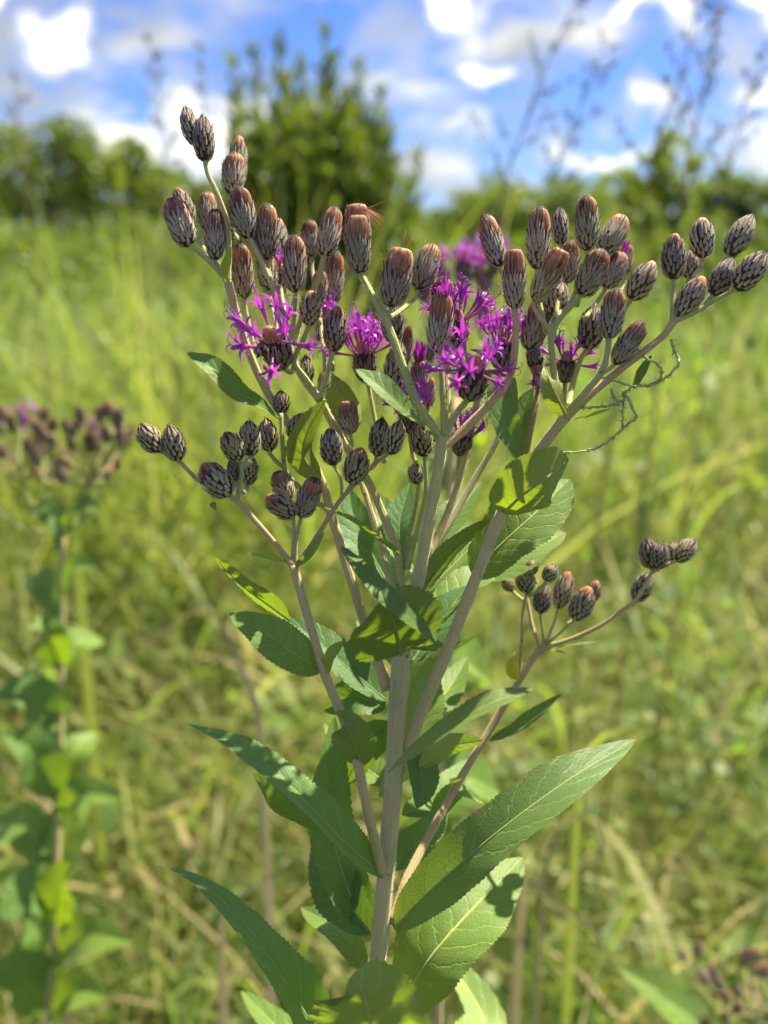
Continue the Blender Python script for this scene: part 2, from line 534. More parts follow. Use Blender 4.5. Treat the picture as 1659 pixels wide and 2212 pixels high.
gv = np.stack([GX.ravel(), GY.ravel(), ground_z(GX, GY).ravel()], 1)
nx_, ny_ = len(gx), len(gy)
gf = np.array([(j * nx_ + i, j * nx_ + i + 1, (j + 1) * nx_ + i + 1, (j + 1) * nx_ + i) for j in range(ny_ - 1) for i in range(nx_ - 1)])
tag(link('ground', mesh('ground', gv, gf, G['soil'])), 'meadow soil under the grass', 'ground', kind='structure')


# ---------------------------------------------------------------- grass in bulk
def blades(base, length, width, lean, az, droop, tone, nseg=4, twist=None):
    """all arrays of n; returns verts, quads, tone attribute"""
    n = len(length)
    s = np.linspace(0, 1, nseg + 1)
    dirx, diry = np.cos(az), np.sin(az)
    V = np.zeros((n, nseg + 1, 2, 3))
    px = np.zeros((n, 3)) + base
    ang = lean.copy()
    wa = az + (math.pi / 2 if twist is None else twist)
    side = np.stack([np.cos(wa), np.sin(wa), np.zeros(n)], 1)
    for k in range(nseg + 1):
        w = width * (0.75 + 0.6 * s[k]) * (1 - s[k] ** 2.2) + width * 0.03
        V[:, k, 0] = px - side * (w * 0.5)[:, None]
        V[:, k, 1] = px + side * (w * 0.5)[:, None]
        step = length / nseg
        px = px + np.stack([np.sin(ang) * dirx, np.sin(ang) * diry, np.cos(ang)], 1) * step[:, None]
        ang = ang + droop / nseg
    V = V.reshape(-1, 3)
    b = (np.arange(n) * (nseg + 1) * 2)[:, None, None]
    k = (np.arange(nseg) * 2)[None, :, None]
    q = np.array([0, 1, 3, 2])[None, None, :]
    F = (b + k + q).reshape(-1, 4)
    return V, F, np.repeat(tone, (nseg + 1) * 2)


def stack_blades(sets):
    V, F, T = [], [], []
    n = 0
    for v, f, t in sets:
        V.append(v); F.append(f + n); T.append(t); n += len(v)
    return np.vstack(V), np.vstack(F), np.concatenate(T)


def field_points(n, y0, y1, half_at, power=1.0):
    y = y0 + (y1 - y0) * rng.random(n) ** power
    x = (rng.random(n) * 2 - 1) * (half_at * y + 0.5)
    return x, y


def grass_field():
    def patch(x, y):
        return 0.5 + 0.25 * np.sin(2.3 * x + 1.6 * np.sin(y * 1.7)) + 0.25 * np.sin(1.9 * y + 1.4 * x + 0.8 * np.sin(3 * x))

    def tones(n, x, y, dry=0.10):
        t = np.clip(0.22 + 0.55 * rng.random(n) + 0.35 * (patch(x * 1.7, y * 1.7) - 0.5), 0, 1)
        d = rng.random(n) < dry
        t[d] = rng.random(d.sum()) * 0.2
        return t
    U = lambda n, a, b: a + (b - a) * rng.random(n)
    sets = []
    # near sward: fine curved blades, in tufts with gaps between them
    n = 28000
    k = 620
    tx, ty = field_points(k, 0.6, 3.6, 0.85, 1.2)
    q = rng.integers(0, k, n)
    x = tx[q] + rng.normal(size=n) * (.03 + .03 * ty[q]); y = np.maximum(ty[q] + rng.normal(size=n) * (.03 + .03 * ty[q]), .52)
    h = U(n, .15, .58) * (.7 + .5 * rng.random(k))[q]
    h = np.minimum(h, 0.24 + 0.42 * np.clip(y - 0.45, 0, 1.2))
    base = np.stack([x, y, ground_z(x, y) + 0.22 * rng.random(n) * (rng.random(n) < .4)], 1)
    tt = np.clip(tones(n, x, y, .22) + (rng.random(k)[q] - .5) * .3, 0, 1)
    sets.append(blades(base, h, U(n, .002, .007), U(n, .1, .75), U(n, 0, 6.283), .2 + 2.0 * rng.random(n) ** 1.3, tt, 5, U(n, 0, 6.28)))
    # loose broad blades and dead straw lying across
    n = 4200
    x, y = field_points(n, 0.62, 4.0, 0.72, 1.2)
    base = np.stack([x, y, ground_z(x, y) + U(n, .05, .4) * np.clip(y - .3, .2, 1)], 1)
    sets.append(blades(base, U(n, .12, .42), U(n, .005, .014), U(n, .3, 1.5), U(n, 0, 6.283), U(n, -.2, 1.8), rng.random(n) * .5, 6, U(n, 0, 6.28)))
    # fine flowering stalks standing above the sward
    n = 1300
    x, y = field_points(n, 1.0, 6.0, 0.7)
    base = np.stack([x, y, ground_z(x, y)], 1)
    sets.append(blades(base, U(n, .5, .88), np.full(n, 0.0022), U(n, 0, .5), U(n, 0, 6.283), U(n, .3, 1.2), rng.random(n) * 0.3, 5, U(n, 0, 6.28)))
    # middle sward in tufts of uneven height, some standing up to the eye
    n = 42000
    k = 1260
    tx, ty = field_points(k, 2.6, 11, 0.85)
    th = .45 + .35 * rng.random(k) + .45 * (rng.random(k) < .34) * rng.random(k) + .18 * (patch(tx, ty) - .5)
    q = rng.integers(0, k, n)
    x = tx[q] + rng.normal(size=n) * .16; y = ty[q] + rng.normal(size=n) * .2
    base = np.stack([x, y, ground_z(x, y)], 1)
    tt = np.clip(tones(n, x, y, .13) + (rng.random(k)[q] - .5) * .45, 0, 1)
    sets.append(blades(base, th[q] * U(n, .55, 1.15), U(n, .006, .016), U(n, .05, .4), U(n, 0, 6.283), U(n, .1, 1.2), tt, 5, U(n, 0, 6.28)))
    # tall bright blades standing up to eye height
    n = 1900
    x = U(n, -1.9, .15); y = U(n, 1.9, 3.1)
    base = np.stack([x, y, ground_z(x, y)], 1)
    sets.append(blades(base, U(n, .8, 1.42), U(n, .005, .013), U(n, .0, .45), U(n, 0, 6.283), U(n, .3, 1.6), U(n, .2, .55), 7, U(n, 0, 6.28)))
    n = 500
    x = U(n, .3, 2.4); y = U(n, 3.0, 5.0)
    base = np.stack([x, y, ground_z(x, y)], 1)
    sets.append(blades(base, U(n, .7, 1.15), U(n, .005, .012), U(n, .0, .45), U(n, 0, 6.283), U(n, .3, 1.6), U(n, .2, .55), 7, U(n, 0, 6.28)))
    # far sward
    n = 34000
    k = 1400
    tx, ty = field_points(k, 9.5, 46, 0.95)
    th = .5 + .5 * rng.random(k)
    q = rng.integers(0, k, n)
    x = tx[q] + rng.normal(size=n) * .5; y = ty[q] + rng.normal(size=n) * .5
    base = np.stack([x, y, np.zeros(n)], 1)
    tt = np.clip(tones(n, x, y, .05) + (rng.random(k)[q] - .5) * .5, 0, 1)
    sets.append(blades(base, th[q] * U(n, .6, 1.1), U(n, .02, .08), U(n, .1, .5), U(n, 0, 6.283), U(n, .3, 1.2), tt, 3, U(n, 0, 6.28)))
    v, f, t = stack_blades(sets)
    o = link('grass', mesh('grass', v, f, G['grass'], att={'tone': t}, smooth=True))
    tag(o, 'tall tangled meadow grass, green with straw coloured stalks', 'grass', kind='stuff')
    # leafy low herbs between the grass
    n = 16000
    k = 700
    tx, ty = field_points(k, 0.75, 6, 0.7, 1.2)
    q = rng.integers(0, k, n)
    x = tx[q] + rng.normal(size=n) * .05; y = np.maximum(ty[q] + rng.normal(size=n) * .05, .62)
    z = ground_z(x, y) + 0.06 + (.25 + .3 * rng.random(k))[q] * rng.random(n) ** .7 * np.clip(y - 0.3, 0, 1)
    base = np.stack([x, y, z], 1)
    v, f, t = blades(base, U(n, .018, .055), U(n, .008, .024), U(n, .5, 1.6), U(n, 0, 6.283), .6 * rng.random(n), np.clip(.35 + .45 * rng.random(n) + (rng.random(k)[q] - .5) * .4, 0, 1), 3)
    n = 13000
    k = 420
    tx, ty = field_points(k, 2.4, 11, 0.6)
    th = .35 + .6 * rng.random(k)
    q = rng.integers(0, k, n)
    x = tx[q] + rng.normal(size=n) * (.04 + .022 * ty[q]); y = ty[q] + rng.normal(size=n) * .12
    base = np.stack([x, y, ground_z(x, y) + .1 + th[q] * rng.random(n) ** .7], 1)
    w2 = blades(base, U(n, .03, .085), U(n, .012, .035), U(n, .4, 1.5), U(n, 0, 6.283), .6 * rng.random(n), np.clip(.45 + .5 * rng.random(n) + (rng.random(k)[q] - .5) * .4, 0, 1), 3)
    v, f, t = stack_blades([(v, f, t), w2])
    o = link('undergrowth', mesh('undergrowth', v, f, G['grass'], att={'tone': t}))
    tag(o, 'small leafy herbs tangled through the meadow grass', 'undergrowth', kind='stuff')


grass_field()


# ---------------------------------------------------------------- trees
def quads_cloud(c, size, seed, flat=0.0):
    r = np.random.default_rng(seed)
    n = len(c)
    a = r.normal(size=(n, 3)); a /= np.linalg.norm(a, axis=1)[:, None]
    b = r.normal(size=(n, 3)); b -= a * (a * b).sum(1)[:, None]; b /= np.linalg.norm(b, axis=1)[:, None]
    s = (size * (0.6 + 0.8 * r.random(n)))[:, None]
    V = np.stack([c - a * s, c + b * s * .5, c + a * s, c - b * s * .5], 1).reshape(-1, 3)
    F = np.arange(4 * n).reshape(-1, 4)
    return V, F


def tree(name, label, base, height, width, n, seed, tint=(1, 1, 1), gaps=0.0, leaf=0.11, group='trees along the far edge of the meadow', low=0.12):
    r = np.random.default_rng(seed)
    root = link(name, None, loc=base)
    tag(root, label, 'tree', group)
    # trunk with limbs
    th = height * 0.45
    parts = []
    nl = 7
    sway = r.normal(size=2) * 0.04 * height
    pts = spline([(0, 0, -0.1), (sway[0] * .3, sway[1] * .3, th * .5), (sway[0], sway[1], th), (sway[0] * 1.3, sway[1] * 1.3, height * .8)], 10)
    parts.append(tube(pts, np.linspace(0.045, 0.012, 10) * height * .55, 8))
    cl = []
    for k in range(nl):
        t = 0.35 + 0.5 * k / nl
        s = pts[int(t * 9)]
        a = k * 2.4 + r.random()
        e = s + np.array([math.cos(a) * width * .36, math.sin(a) * width * .36, height * (0.12 + .2 * r.random())])
        parts.append(tube(spline([s, (s + e) / 2 + np.array([0, 0, -.03 * height]), e], 6), np.linspace(0.016, 0.005, 6) * height * .55, 6))
        cl.append(e)
    v, f, u, _ = join(parts)
    link('trunk', mesh('trunk', v, f, G['bark'], uv=u), root)
    # clumps
    m = 46
    d = r.normal(size=(m, 3)); d /= np.linalg.norm(d, axis=1)[:, None]
    rad = 0.45 + 0.5 * r.random(m)
    cc = d * rad[:, None] * np.array([width * .5, width * .5, height * (1 - low) * .5]) * 0.92
    cc[:, 2] += height * (low + (1 - low) * .5)
    cc = np.vstack([cc, np.array(cl)])
    if gaps:
        keep = r.random(len(cc)) > gaps
        keep[-len(cl):] = True
        cc = cc[keep]
    k = r.integers(0, len(cc), n)
    cr = width * (0.10 + 0.06 * r.random(len(cc)))
    off = r.normal(size=(n, 3)); off /= np.linalg.norm(off, axis=1)[:, None]
    off *= (r.random(n) ** 0.45)[:, None]
    p = cc[k] + off * cr[k][:, None] * np.array([1.15, 1.15, 0.8])
    V, F = quads_cloud(p, leaf, seed + 1)
    tone = np.clip(0.5 + 0.22 * r.normal(size=len(cc)), 0, 1)[k] + 0.2 * (r.random(n) - .5)
    o = link('crown', mesh('crown', V, F, G['tree'], att={'tone': np.repeat(np.clip(tone, 0, 1), 4)}), root)
    o.color = (*tint, 1)
    return root


def T_base(x, depth):
    p = at(x, 564, depth)
    return (float(p[0]), float(p[1]), 0.0)


# (picture x, distance, height, width, leaves, tint, gaps, name, label)
TREES = [
    (150, 26, 4.95, 5.3, 5200, (0.85, 0.85, 0.8), 0.55, 'spreading_tree', 'spreading dark tree with sky showing through its open crown'),
    (-160, 30, 4.3, 5.0, 6000, (1, 1, .9), 0.1, 'round_tree', 'round bushy tree standing next to the open-crowned tree'),
    (385, 33, 3.7, 3.6, 5500, (0.9, 1, .9), 0.05, 'round_tree', 'low round tree between the open-crowned tree and the tall bush'),
    (560, 36, 3.4, 4.6, 4500, (0.95, 1, .9), 0.0, 'round_tree', 'low tree hidden behind the tall leafy bush'),
    (760, 38, 3.1, 4.2, 4500, (1.0, 1, .9), 0.0, 'round_tree', 'low tree peeping out between the tall bush stems'),
    (930, 40, 2.7, 4.4, 4500, (1.1, 1.1, .9), 0.0, 'round_tree', 'lowest tree of the row, just past the tall bush'),
    (1075, 40, 3.75, 3.6, 5500, (1.15, 1.1, 1), 0.0, 'round_tree', 'rounded light green tree at the low end of the row'),
    (1215, 41, 3.95, 3.4, 5500, (1.0, 1.05, .9), 0.0, 'round_tree', 'rounded tree with a flat dark top in the row'),
    (1345, 43, 4.1, 3.2, 5500, (1.2, 1.15, .9), 0.0, 'round_tree', 'bright green tree beside the pointed tree'),
    (1440, 38, 5.2, 2.2, 3200, (1.7, 1.6, 1.1), 0.05, 'pointed_tree', 'tall pointed light green tree rising above the row'),
    (1545, 42, 4.3, 3.0, 5500, (1.0, 1.05, .9), 0.0, 'round_tree', 'tree with a lumpy top just past the pointed tree'),
    (1660, 41, 4.3, 3.4, 5500, (0.95, 1, .85), 0.0, 'round_tree', 'dark green tree near the far end of the row'),
    (1800, 42, 4.6, 3.8, 4500, (1, 1, .9), 0.0, 'round_tree', 'outermost tree at the far end of the row'),
]
for i, (x, dep, h, w, n, tint, gaps, nm, lab) in enumerate(TREES):
    tree(nm, lab, T_base(x, dep), h * (1.0 if i == 0 else 1.2), w * (1.0 if i == 0 else 1.2), n, 100 + i * 7, tint, gaps, leaf=0.13)


LOW = [
    (60, 12, 1.55, 2.4, (1.1, 1.1, .8), 'low bush at the foot of the open-crowned tree'),
    (330, 14, 1.75, 2.6, (1.0, 1.0, .8), 'low bush in the gap beside the tall leafy bush'),
    (940, 13, 1.45, 2.2, (1.2, 1.15, .8), 'low pale bush under the lowest tree of the row'),
    (1120, 11, 1.45, 2.0, (1.1, 1.1, .8), 'low bush under the rounded light green tree'),
    (1330, 12, 1.6, 2.3, (1.25, 1.2, .8), 'low yellowish bush before the bright green tree'),
    (1500, 10, 1.5, 1.9, (1.0, 1.0, .75), 'low bush under the pointed tree'),
    (1650, 12, 1.7, 2.2, (.9, .95, .75), 'low dark bush under the far end of the tree row'),
]
for i, (x, dep, h, w, tint, lab) in enumerate(LOW):
    o = tree('low_bush', lab, T_base(x, dep), h, w, 2600, 300 + i * 5, tint, 0.0, leaf=0.055, group='low bushes before the tree row', low=0.0)
    o['category'] = 'bush'


def hedge_mass():
    """distant unbroken scrub between and behind the single trees"""
    r = np.random.default_rng(5)
    n = 26000
    x = (r.random(n) * 2 - 1) * 62
    y = 47 + 5 * r.random(n)
    top = 2.2 + 0.6 * np.sin(x * .7) + 0.35 * np.sin(x * 2.3 + 1)
    z = top * r.random(n) ** .7
    V, F = quads_cloud(np.stack([x, y, z], 1), 0.28, 9)
    o = link('woods', mesh('woods', V, F, G['tree'], att={'tone': np.repeat(r.random(n), 4)}))
    tag(o, 'far green scrub closing the meadow behind the trees', 'woods', kind='stuff')


hedge_mass()


# ---------------------------------------------------------------- leaves
def leaf_geo(pts, hw, n0, n1=None, fold=18, teeth=0.035, ripple=0.05, peak=0.42, nl=46, base_w=0.10, curl=0.0, seed=0, sharp=0.85):
    """pts: world points base -> tip; hw: half width in metres; n0/n1: upper-side normals at base and tip (world)"""
    r = np.random.default_rng(seed)
    mid = spline(pts, nl)
    T = np.array([nz(t) for t in np.gradient(mid, axis=0)])
    n1 = n0 if n1 is None else n1
    us = np.array([-1, -.86, -.6, -.3, -.07, 0, .07, .3, .6, .86, 1.0])
    V, UV = [], []
    a, b = peak / (1 - peak) * sharp, sharp
    pk = (peak ** a) * ((1 - peak) ** b)
    ph = r.random() * 6
    fa = math.radians(fold)
    nv = 9.0
    for i in range(nl):
        t = i / (nl - 1)
        N0 = nz(n0 * (1 - t) + n1 * t)
        S = nz(np.cross(T[i], N0)); N = np.cross(S, T[i])
        w = hw * max((max(t, 1e-4) ** a) * (max(1 - t, 0) ** b) / pk, base_w * (1 - t) ** 3)
        saw = (i * 1.0) % 2
        wav = 1 + 0.05 * math.sin(ph + 7 * t) + 0.03 * math.sin(2 * ph + 17 * t)
        for u in us:
            au = abs(u)
            ww = w * wav * (1 + (teeth * (saw - .5) * 2 if au > .95 else 0))
            off = math.sin(2 * math.pi * (t * nv - au * 1.5)) * min(ripple, .075) * 0.75 * w * au * (1 - 0.45 * au)
            off += ripple * 1.6 * w * au ** 2 * math.sin(ph + 9 * t + (1.7 if u > 0 else 0))
            off -= curl * w * au ** 2.2
            lat = u * ww * math.cos(fa)
            V.append(mid[i] + S * lat + N * (au * ww * math.sin(fa) + off))
            UV.append((u * .5 + .5, t))
    m = len(us)
    F = [(i * m + k, i * m + k + 1, (i + 1) * m + k + 1, (i + 1) * m + k) for i in range(nl - 1) for k in range(m - 1)]
    # orientation: make the face normal agree with the upper side
    rib = tube(mid - np.array([nz(n0 * (1 - i / (nl - 1)) + n1 * i / (nl - 1)) for i in range(nl)]) * hw * 0.012,
               np.linspace(max(hw * 0.055, 0.0003), hw * 0.006 + 0.00005, nl), 6)
    return (np.array(V), F, np.array(UV)), rib


def add_leaf(parent, origin, pts, hw, n0, n1=None, tint=(1, 1, 1), rib=True, name='leaf', extra=None, **kw):
    g, rb = leaf_geo(pts, hw, n0, n1, **kw)
    geos = [g]
    if extra:
        geos += extra
    v, f, u, _ = join(geos)
    o = link(name, mesh(name, v - origin, f, G['leaf'], uv=u), parent)
    o.color = (*tint, 1)
    if rib:
        m = link('midrib', mesh('midrib', rb[0] - origin, rb[1], G['stem'], uv=rb[2]), o)
        m.color = (0.62 * tint[0], 0.85 * tint[1], 0.45 * tint[2], 1)
    return o


# ---------------------------------------------------------------- flower head templates (unit length, unit width)
PROF = {
    'closed': [(0, .10), (.04, .26), (.12, .38), (.28, .475), (.48, .50), (.68, .455), (.84, .33), (.95, .17), (1, .04)],
    'brush': [(0, .10), (.04, .27), (.12, .38), (.28, .46), (.5, .48), (.68, .45), (.80, .43), (.9, .40), (1, .2)],
    'cup': [(0, .12), (.08, .30), (.22, .43), (.5, .50), (.8, .49), (1, .44)],
}


def prof(kind, z):
    p = np.array(PROF[kind])
    return np.interp(z, p[:, 0], p[:, 1])


def lathe(rz, sides=14):
    V = [(r * math.cos(2 * math.pi * k / sides), r * math.sin(2 * math.pi * k / sides), z) for z, r in rz for k in range(sides)]
    n = len(rz)
    F = [(i * sides + k, i * sides + (k + 1) % sides, (i + 1) * sides + (k + 1) % sides, (i + 1) * sides + k) for i in range(n - 1) for k in range(sides)]
    F.append(tuple(range(sides))[::-1]); F.append(tuple((n - 1) * sides + k for k in range(sides)))
    return np.array(V), F


def bract_geo(kind, th, z0, ln, hw, lift, r):
    ss = [0.0, 0.28, 0.6, 0.84, 1.0]
    ws = [0.75, 1.0, 0.74, 0.36, 0.02]
    V, UV, HZ = [], [], []
    for s, w in zip(ss, ws):
        z = z0 + ln * s
        rr = float(prof(kind, min(z, 1.0))) + 0.008 + lift * s ** 1.6
        if z > 1:
            rr = max(rr - (z - 1) * .3, .02)
        for u in (-1, -.5, 0, .5, 1):
            da = u * w * hw / max(rr, .16)
            k = rr + (0.034 * (1 - abs(u)) ** 0.9) - 0.010 * abs(u)
            V.append((k * math.cos(th + da), k * math.sin(th + da), z - 0.01 * abs(u) * s))
            UV.append((u * .5 + .5, s)); HZ.append(z0 + ln * .5)
    F = [(i * 5 + k, i * 5 + k + 1, (i + 1) * 5 + k + 1, (i + 1) * 5 + k) for i in range(4) for k in range(4)]
    return np.array(V), F, np.array(UV), {'hz': np.array(HZ)}


def head_template(kind, seed):
    r = np.random.default_rng(seed)
    D = {}
    base = {'closed': 'closed', 'tipped': 'closed', 'brush': 'brush', 'crater': 'brush', 'cup': 'cup'}[kind]
    cfg = {'closed': (56, 0.72, .20, .34), 'tipped': (54, 0.62, .20, .32), 'brush': (60, 0.48, .19, .33), 'crater': (60, 0.44, .19, .33), 'cup': (50, 0.68, .26, .38)}[kind]
    nb, zhi, l0, l1 = cfg
    rz = [(z, float(prof(base, z)) * .97) for z in np.linspace(0, 1, 12)]
    cv_, cf_ = lathe(rz)
    D['core'] = mesh('flower_head', cv_, cf_, G['core'])
    bl = []
    for i in range(nb):
        fr = i / (nb - 1)
        th = i * 2.399963 + r.normal() * .06
        z0 = -0.005 + zhi * fr ** 0.92 + r.normal() * .008
        ln = (l0 + (l1 - l0) * fr) * (1 + .13 * r.normal())
        hw = (0.092 + 0.032 * fr) * (1 + .08 * r.normal())
        if base == 'closed' and z0 > .6:
            hw *= 0.85
        lift = 0.045 + 0.035 * r.random() + (0.06 if r.random() < .16 else 0)
        if z0 + ln > .9 and base == 'closed':
            lift = 0.02
        bl.append(bract_geo(base, th, z0, ln, hw, lift, r))
    D['bract_list'] = [mesh('bract', b[0], b[1], G['bract'], uv=b[2], att=b[3]) for b in bl]
    v, f, u, a = join(bl)
    D['bracts'] = mesh('bracts', v, f, G['bract'], uv=u, att=a)
    hb = []
    for i in range(240):
        th = r.random() * 6.28; z = .04 + .8 * r.random() * (1 if base == 'closed' else .85)
        q = float(prof(base, z)) + .05
        p0 = np.array([q * math.cos(th), q * math.sin(th), z])
        dd = nz(np.array([math.cos(th), math.sin(th), .5]) + .7 * r.normal(size=3)) * (.035 + .05 * r.random())
        ss = nz(np.cross(dd, r.normal(size=3))) * .0035
        hb.append((np.array([p0 - ss, p0 + ss, p0 + dd]), [(0, 1, 2)]))
    v, f, u, a = join(hb)
    D['hairs'] = mesh('head_hairs', v, f, G['hair'], smooth=False)
    # brush of bristles
    D['pappus'] = None
    if kind != 'closed':
        parts = []
        path = {'brush': [(.50, .43), (.66, .445), (.80, .425), (.90, .36), (.97, .22), (1.0, .06)],
                'crater': [(.50, .43), (.66, .45), (.82, .45), (.93, .40), (1.0, .29), (.98, .20)],
                'tipped': [(.66, .38), (.78, .345), (.87, .27), (.94, .18), (.985, .10), (1.0, .02)],
                'cup': [(.6, .30), (.85, .30), (1.05, .30), (1.2, .27), (1.32, .2), (1.38, .12)]}[kind]
        path = np.array(path)
        dome = lathe([(z, q * .93) for z, q in path], 16)
        parts.append((dome[0], dome[1], None, {'hz': dome[0][:, 2] * 0 + .75}))
        n = {'brush': 84, 'crater': 92, 'tipped': 54, 'cup': 70}[kind]
        for k in range(n):
            th = 2 * math.pi * (k * .618034 % 1.0) + r.normal() * .02
            end = 0.62 + 0.38 * r.random()
            t = np.linspace(0, end, 6)
            pz = np.interp(t * 5, range(6), path[:, 0]); pr = np.interp(t * 5, range(6), path[:, 1])
            out = 1.0 + 0.05 * r.random() + (0.16 * t ** 3 if r.random() < .08 else 0)
            pr = pr * out
            tw = th + 0.12 * r.normal() * t
            w = 0.027 * (1 - .55 * t)
            V = []
            for q in range(6):
                ww = w[q] / max(pr[q], .12)
                for e in (-1, 1):
                    V.append((pr[q] * math.cos(tw[q] + e * ww), pr[q] * math.sin(tw[q] + e * ww), pz[q]))
                V.append(((pr[q] + .028) * math.cos(tw[q]), (pr[q] + .028) * math.sin(tw[q]), pz[q]))
            F = []
            for q in range(5):
                a0, b0 = q * 3, q * 3 + 3
                F += [(a0, a0 + 2, b0 + 2, b0), (a0 + 2, a0 + 1, b0 + 1, b0 + 2)]
            V = np.array(V)
            parts.append((V, F, None, {'hz': V[:, 2]}))
        for k in range(10 if kind != 'tipped' else 2):      # stray bristles sticking up
            th = r.random() * 6.28; q = 0.15 + .2 * r.random()
            p0 = np.array([q * math.cos(th), q * math.sin(th), .9]); p1 = p0 * np.array([1.3, 1.3, 1]) + np.array([0, 0, .10 + .07 * r.random()])
            tb = tube(np.array([p0, p1]), [.007, .003], 3, False)
            parts.append((tb[0], tb[1], None, {'hz': tb[0][:, 2]}))
        v, f, u, a = join(parts)
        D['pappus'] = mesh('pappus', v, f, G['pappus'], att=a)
    return D


TPL = {k: [head_template(k, 40 + 10 * i + j) for j in range(3 if k in ('closed', 'brush') else 2)]
       for i, k in enumerate(('closed', 'brush', 'tipped', 'crater', 'cup'))}


def floret_template(bend, seed, closed=False):
    r = np.random.default_rng(seed)

    def bd(p):
        p = np.array(p, float)
        p[:, 0] += bend * p[:, 2] ** 2
        return p
    parts = []
    z = np.array([0, .2, .42, .58, .68, .74]); rad = np.array([.022, .022, .027, .042, .055, .060])
    tb = tube(bd(np.stack([z * 0, z * 0, z], 1)), rad, 8, False)
    tb = (tb[0], tb[1], np.stack([tb[2][:, 0], tb[2][:, 1] * .62], 1))
    parts.append(tb)
    for k in range(5):
        a = k * 1.2566 + r.normal() * .1
        sp = (.15 if closed else .75 + .35 * r.random())
        V, UV = [], []
        q = np.array([.057, 0, .72])
        ang = .12 if closed else .35
        L = .34 * (1 + .12 * r.normal())
        for s in range(5):
            t = s / 4
            w = .040 * (1 - t ** 2.6) + .004
            rad_ = q[0]
            ca, sa = math.cos(a), math.sin(a)
            for e in (-1, 0, 1):
                rr = rad_ - (0.012 if e == 0 else 0)
                V.append((rr * ca - e * w * sa, rr * sa + e * w * ca, q[2]))
                UV.append((.5 + e * .5, .62 + .38 * t))
            q = q + np.array([math.sin(ang), 0, math.cos(ang)]) * L / 4
            ang += sp / 2.2 + (-.1 if closed else .12)
        F = []
        for s in range(4):
            for e in range(2):
                F.append((s * 3 + e, s * 3 + e + 1, s * 3 + e + 4, s * 3 + e + 3))
        parts.append((bd(V), F, np.array(UV)))
    if not closed:
        st = bd(np.stack([[0, 0, 0], [0, 0, 0], [.6, .9, 1.05]], 1))
        t1 = tube(st, [.012, .014, .014], 5, False); parts.append((t1[0], t1[1], t1[2] * 0 + .95))
        for e in (-1, 1):
            c = bd([(0, 0, 1.04), (e * .04, 0, 1.12), (e * .12, .01, 1.15), (e * .18, .02, 1.11), (e * .19, .02, 1.05)])
            t1 = tube(spline(c, 8), np.linspace(.013, .007, 8), 5); parts.append((t1[0], t1[1], t1[2] * 0 + .95))
    v, f, u, _ = join(parts)
    return mesh('floret', v, f, G['floret'], uv=u)


FLORETS = [floret_template(b, 70 + i) for i, b in enumerate((0.0, .12, .25, .1, .38))]
CLOSED_FLORETS = [floret_template(b, 90 + i, True) for i, b in enumerate((.0, .1))]


def axis_quat(d, roll):
    q = Vector(d).to_track_quat('Z', 'Y')
    return q @ Quaternion((0, 0, 1), roll)


_hc = [0]


def add_head(parent, origin, base, tip, width, kind, tint=(1, 1, 1), single=False, wild=0):
    """base, tip world; width metres"""
    _hc[0] += 1
    r = random.Random(900 + _hc[0])
    tp = r.choice(TPL[kind])
    if single:
        tp = TPL[kind][0]
    ax = tip - base
    L = np.linalg.norm(ax)
    o = link('flower_head', tp['core'], parent, tuple(base - origin))
    o.rotation_mode = 'QUATERNION'
    o.rotation_quaternion = axis_quat(ax, r.random() * 6.28)
    g = r.uniform(.80, .94)
    o.scale = (width * g, width * g * r.uniform(.94, 1.04), L)
    if single:
        for bm in tp['bract_list']:
            b = link('bract', bm, o); b.color = (*tint, 1)
    else:
        b = link('bracts', tp['bracts'], o); b['kind'] = 'stuff'; b.color = (*tint, 1)
    hh = link('head_hairs', tp['hairs'], o); hh['kind'] = 'stuff'
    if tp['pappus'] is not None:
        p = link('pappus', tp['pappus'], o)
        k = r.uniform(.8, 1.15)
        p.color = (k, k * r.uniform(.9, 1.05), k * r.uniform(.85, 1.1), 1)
    return o, L


def add_florets(head, width, L, n, length, amin, amax, mouth=0.85, closed=False, tint=(1, 1, 1), bias=None, seed=1):
    """florets as sub-parts of a head: lengths in metres; the head's own scale is undone through the child matrix"""
    r = random.Random(seed)
    inv = Matrix.Diagonal((1 / head.scale[0], 1 / head.scale[1], 1 / head.scale[2], 1))
    for k in range(n):
        a = k * 2.39996 + r.uniform(-.3, .3)
        th = R(amin + (amax - amin) * ((k + .5) / n) ** .8 + r.uniform(-7, 7))
        d = Vector((math.sin(th) * math.cos(a), math.sin(th) * math.sin(a), math.cos(th)))
        if bias is not None:
            d = (d + Vector(bias)).normalized()
        me = r.choice(CLOSED_FLORETS if closed else FLORETS)
        o = link('floret', me, head)
        s = length * r.uniform(.82, 1.15)
        rad = width * .30 * min(1, th)
        pos = Vector((rad * math.cos(a), rad * math.sin(a), L * mouth))
        q = d.to_track_quat('Z', 'Y') @ Quaternion((0, 0, 1), math.pi / 2 + r.uniform(-.6, .6))
        o.matrix_local = inv @ Matrix.LocRotScale(pos, q, Vector((s * 1.25, s * 1.25, s)))
        j = r.uniform(.8, 1.2)
        o.color = (tint[0] * j, tint[1] * j, tint[2] * min(j, 1.1), 1)


# ---------------------------------------------------------------- the ironweed in front
MAIN_BASE = at(800, 2212, DIST + .004)
MAIN_BASE = np.array([MAIN_BASE[0] - 0.012, MAIN_BASE[1] + 0.03, 0.0])


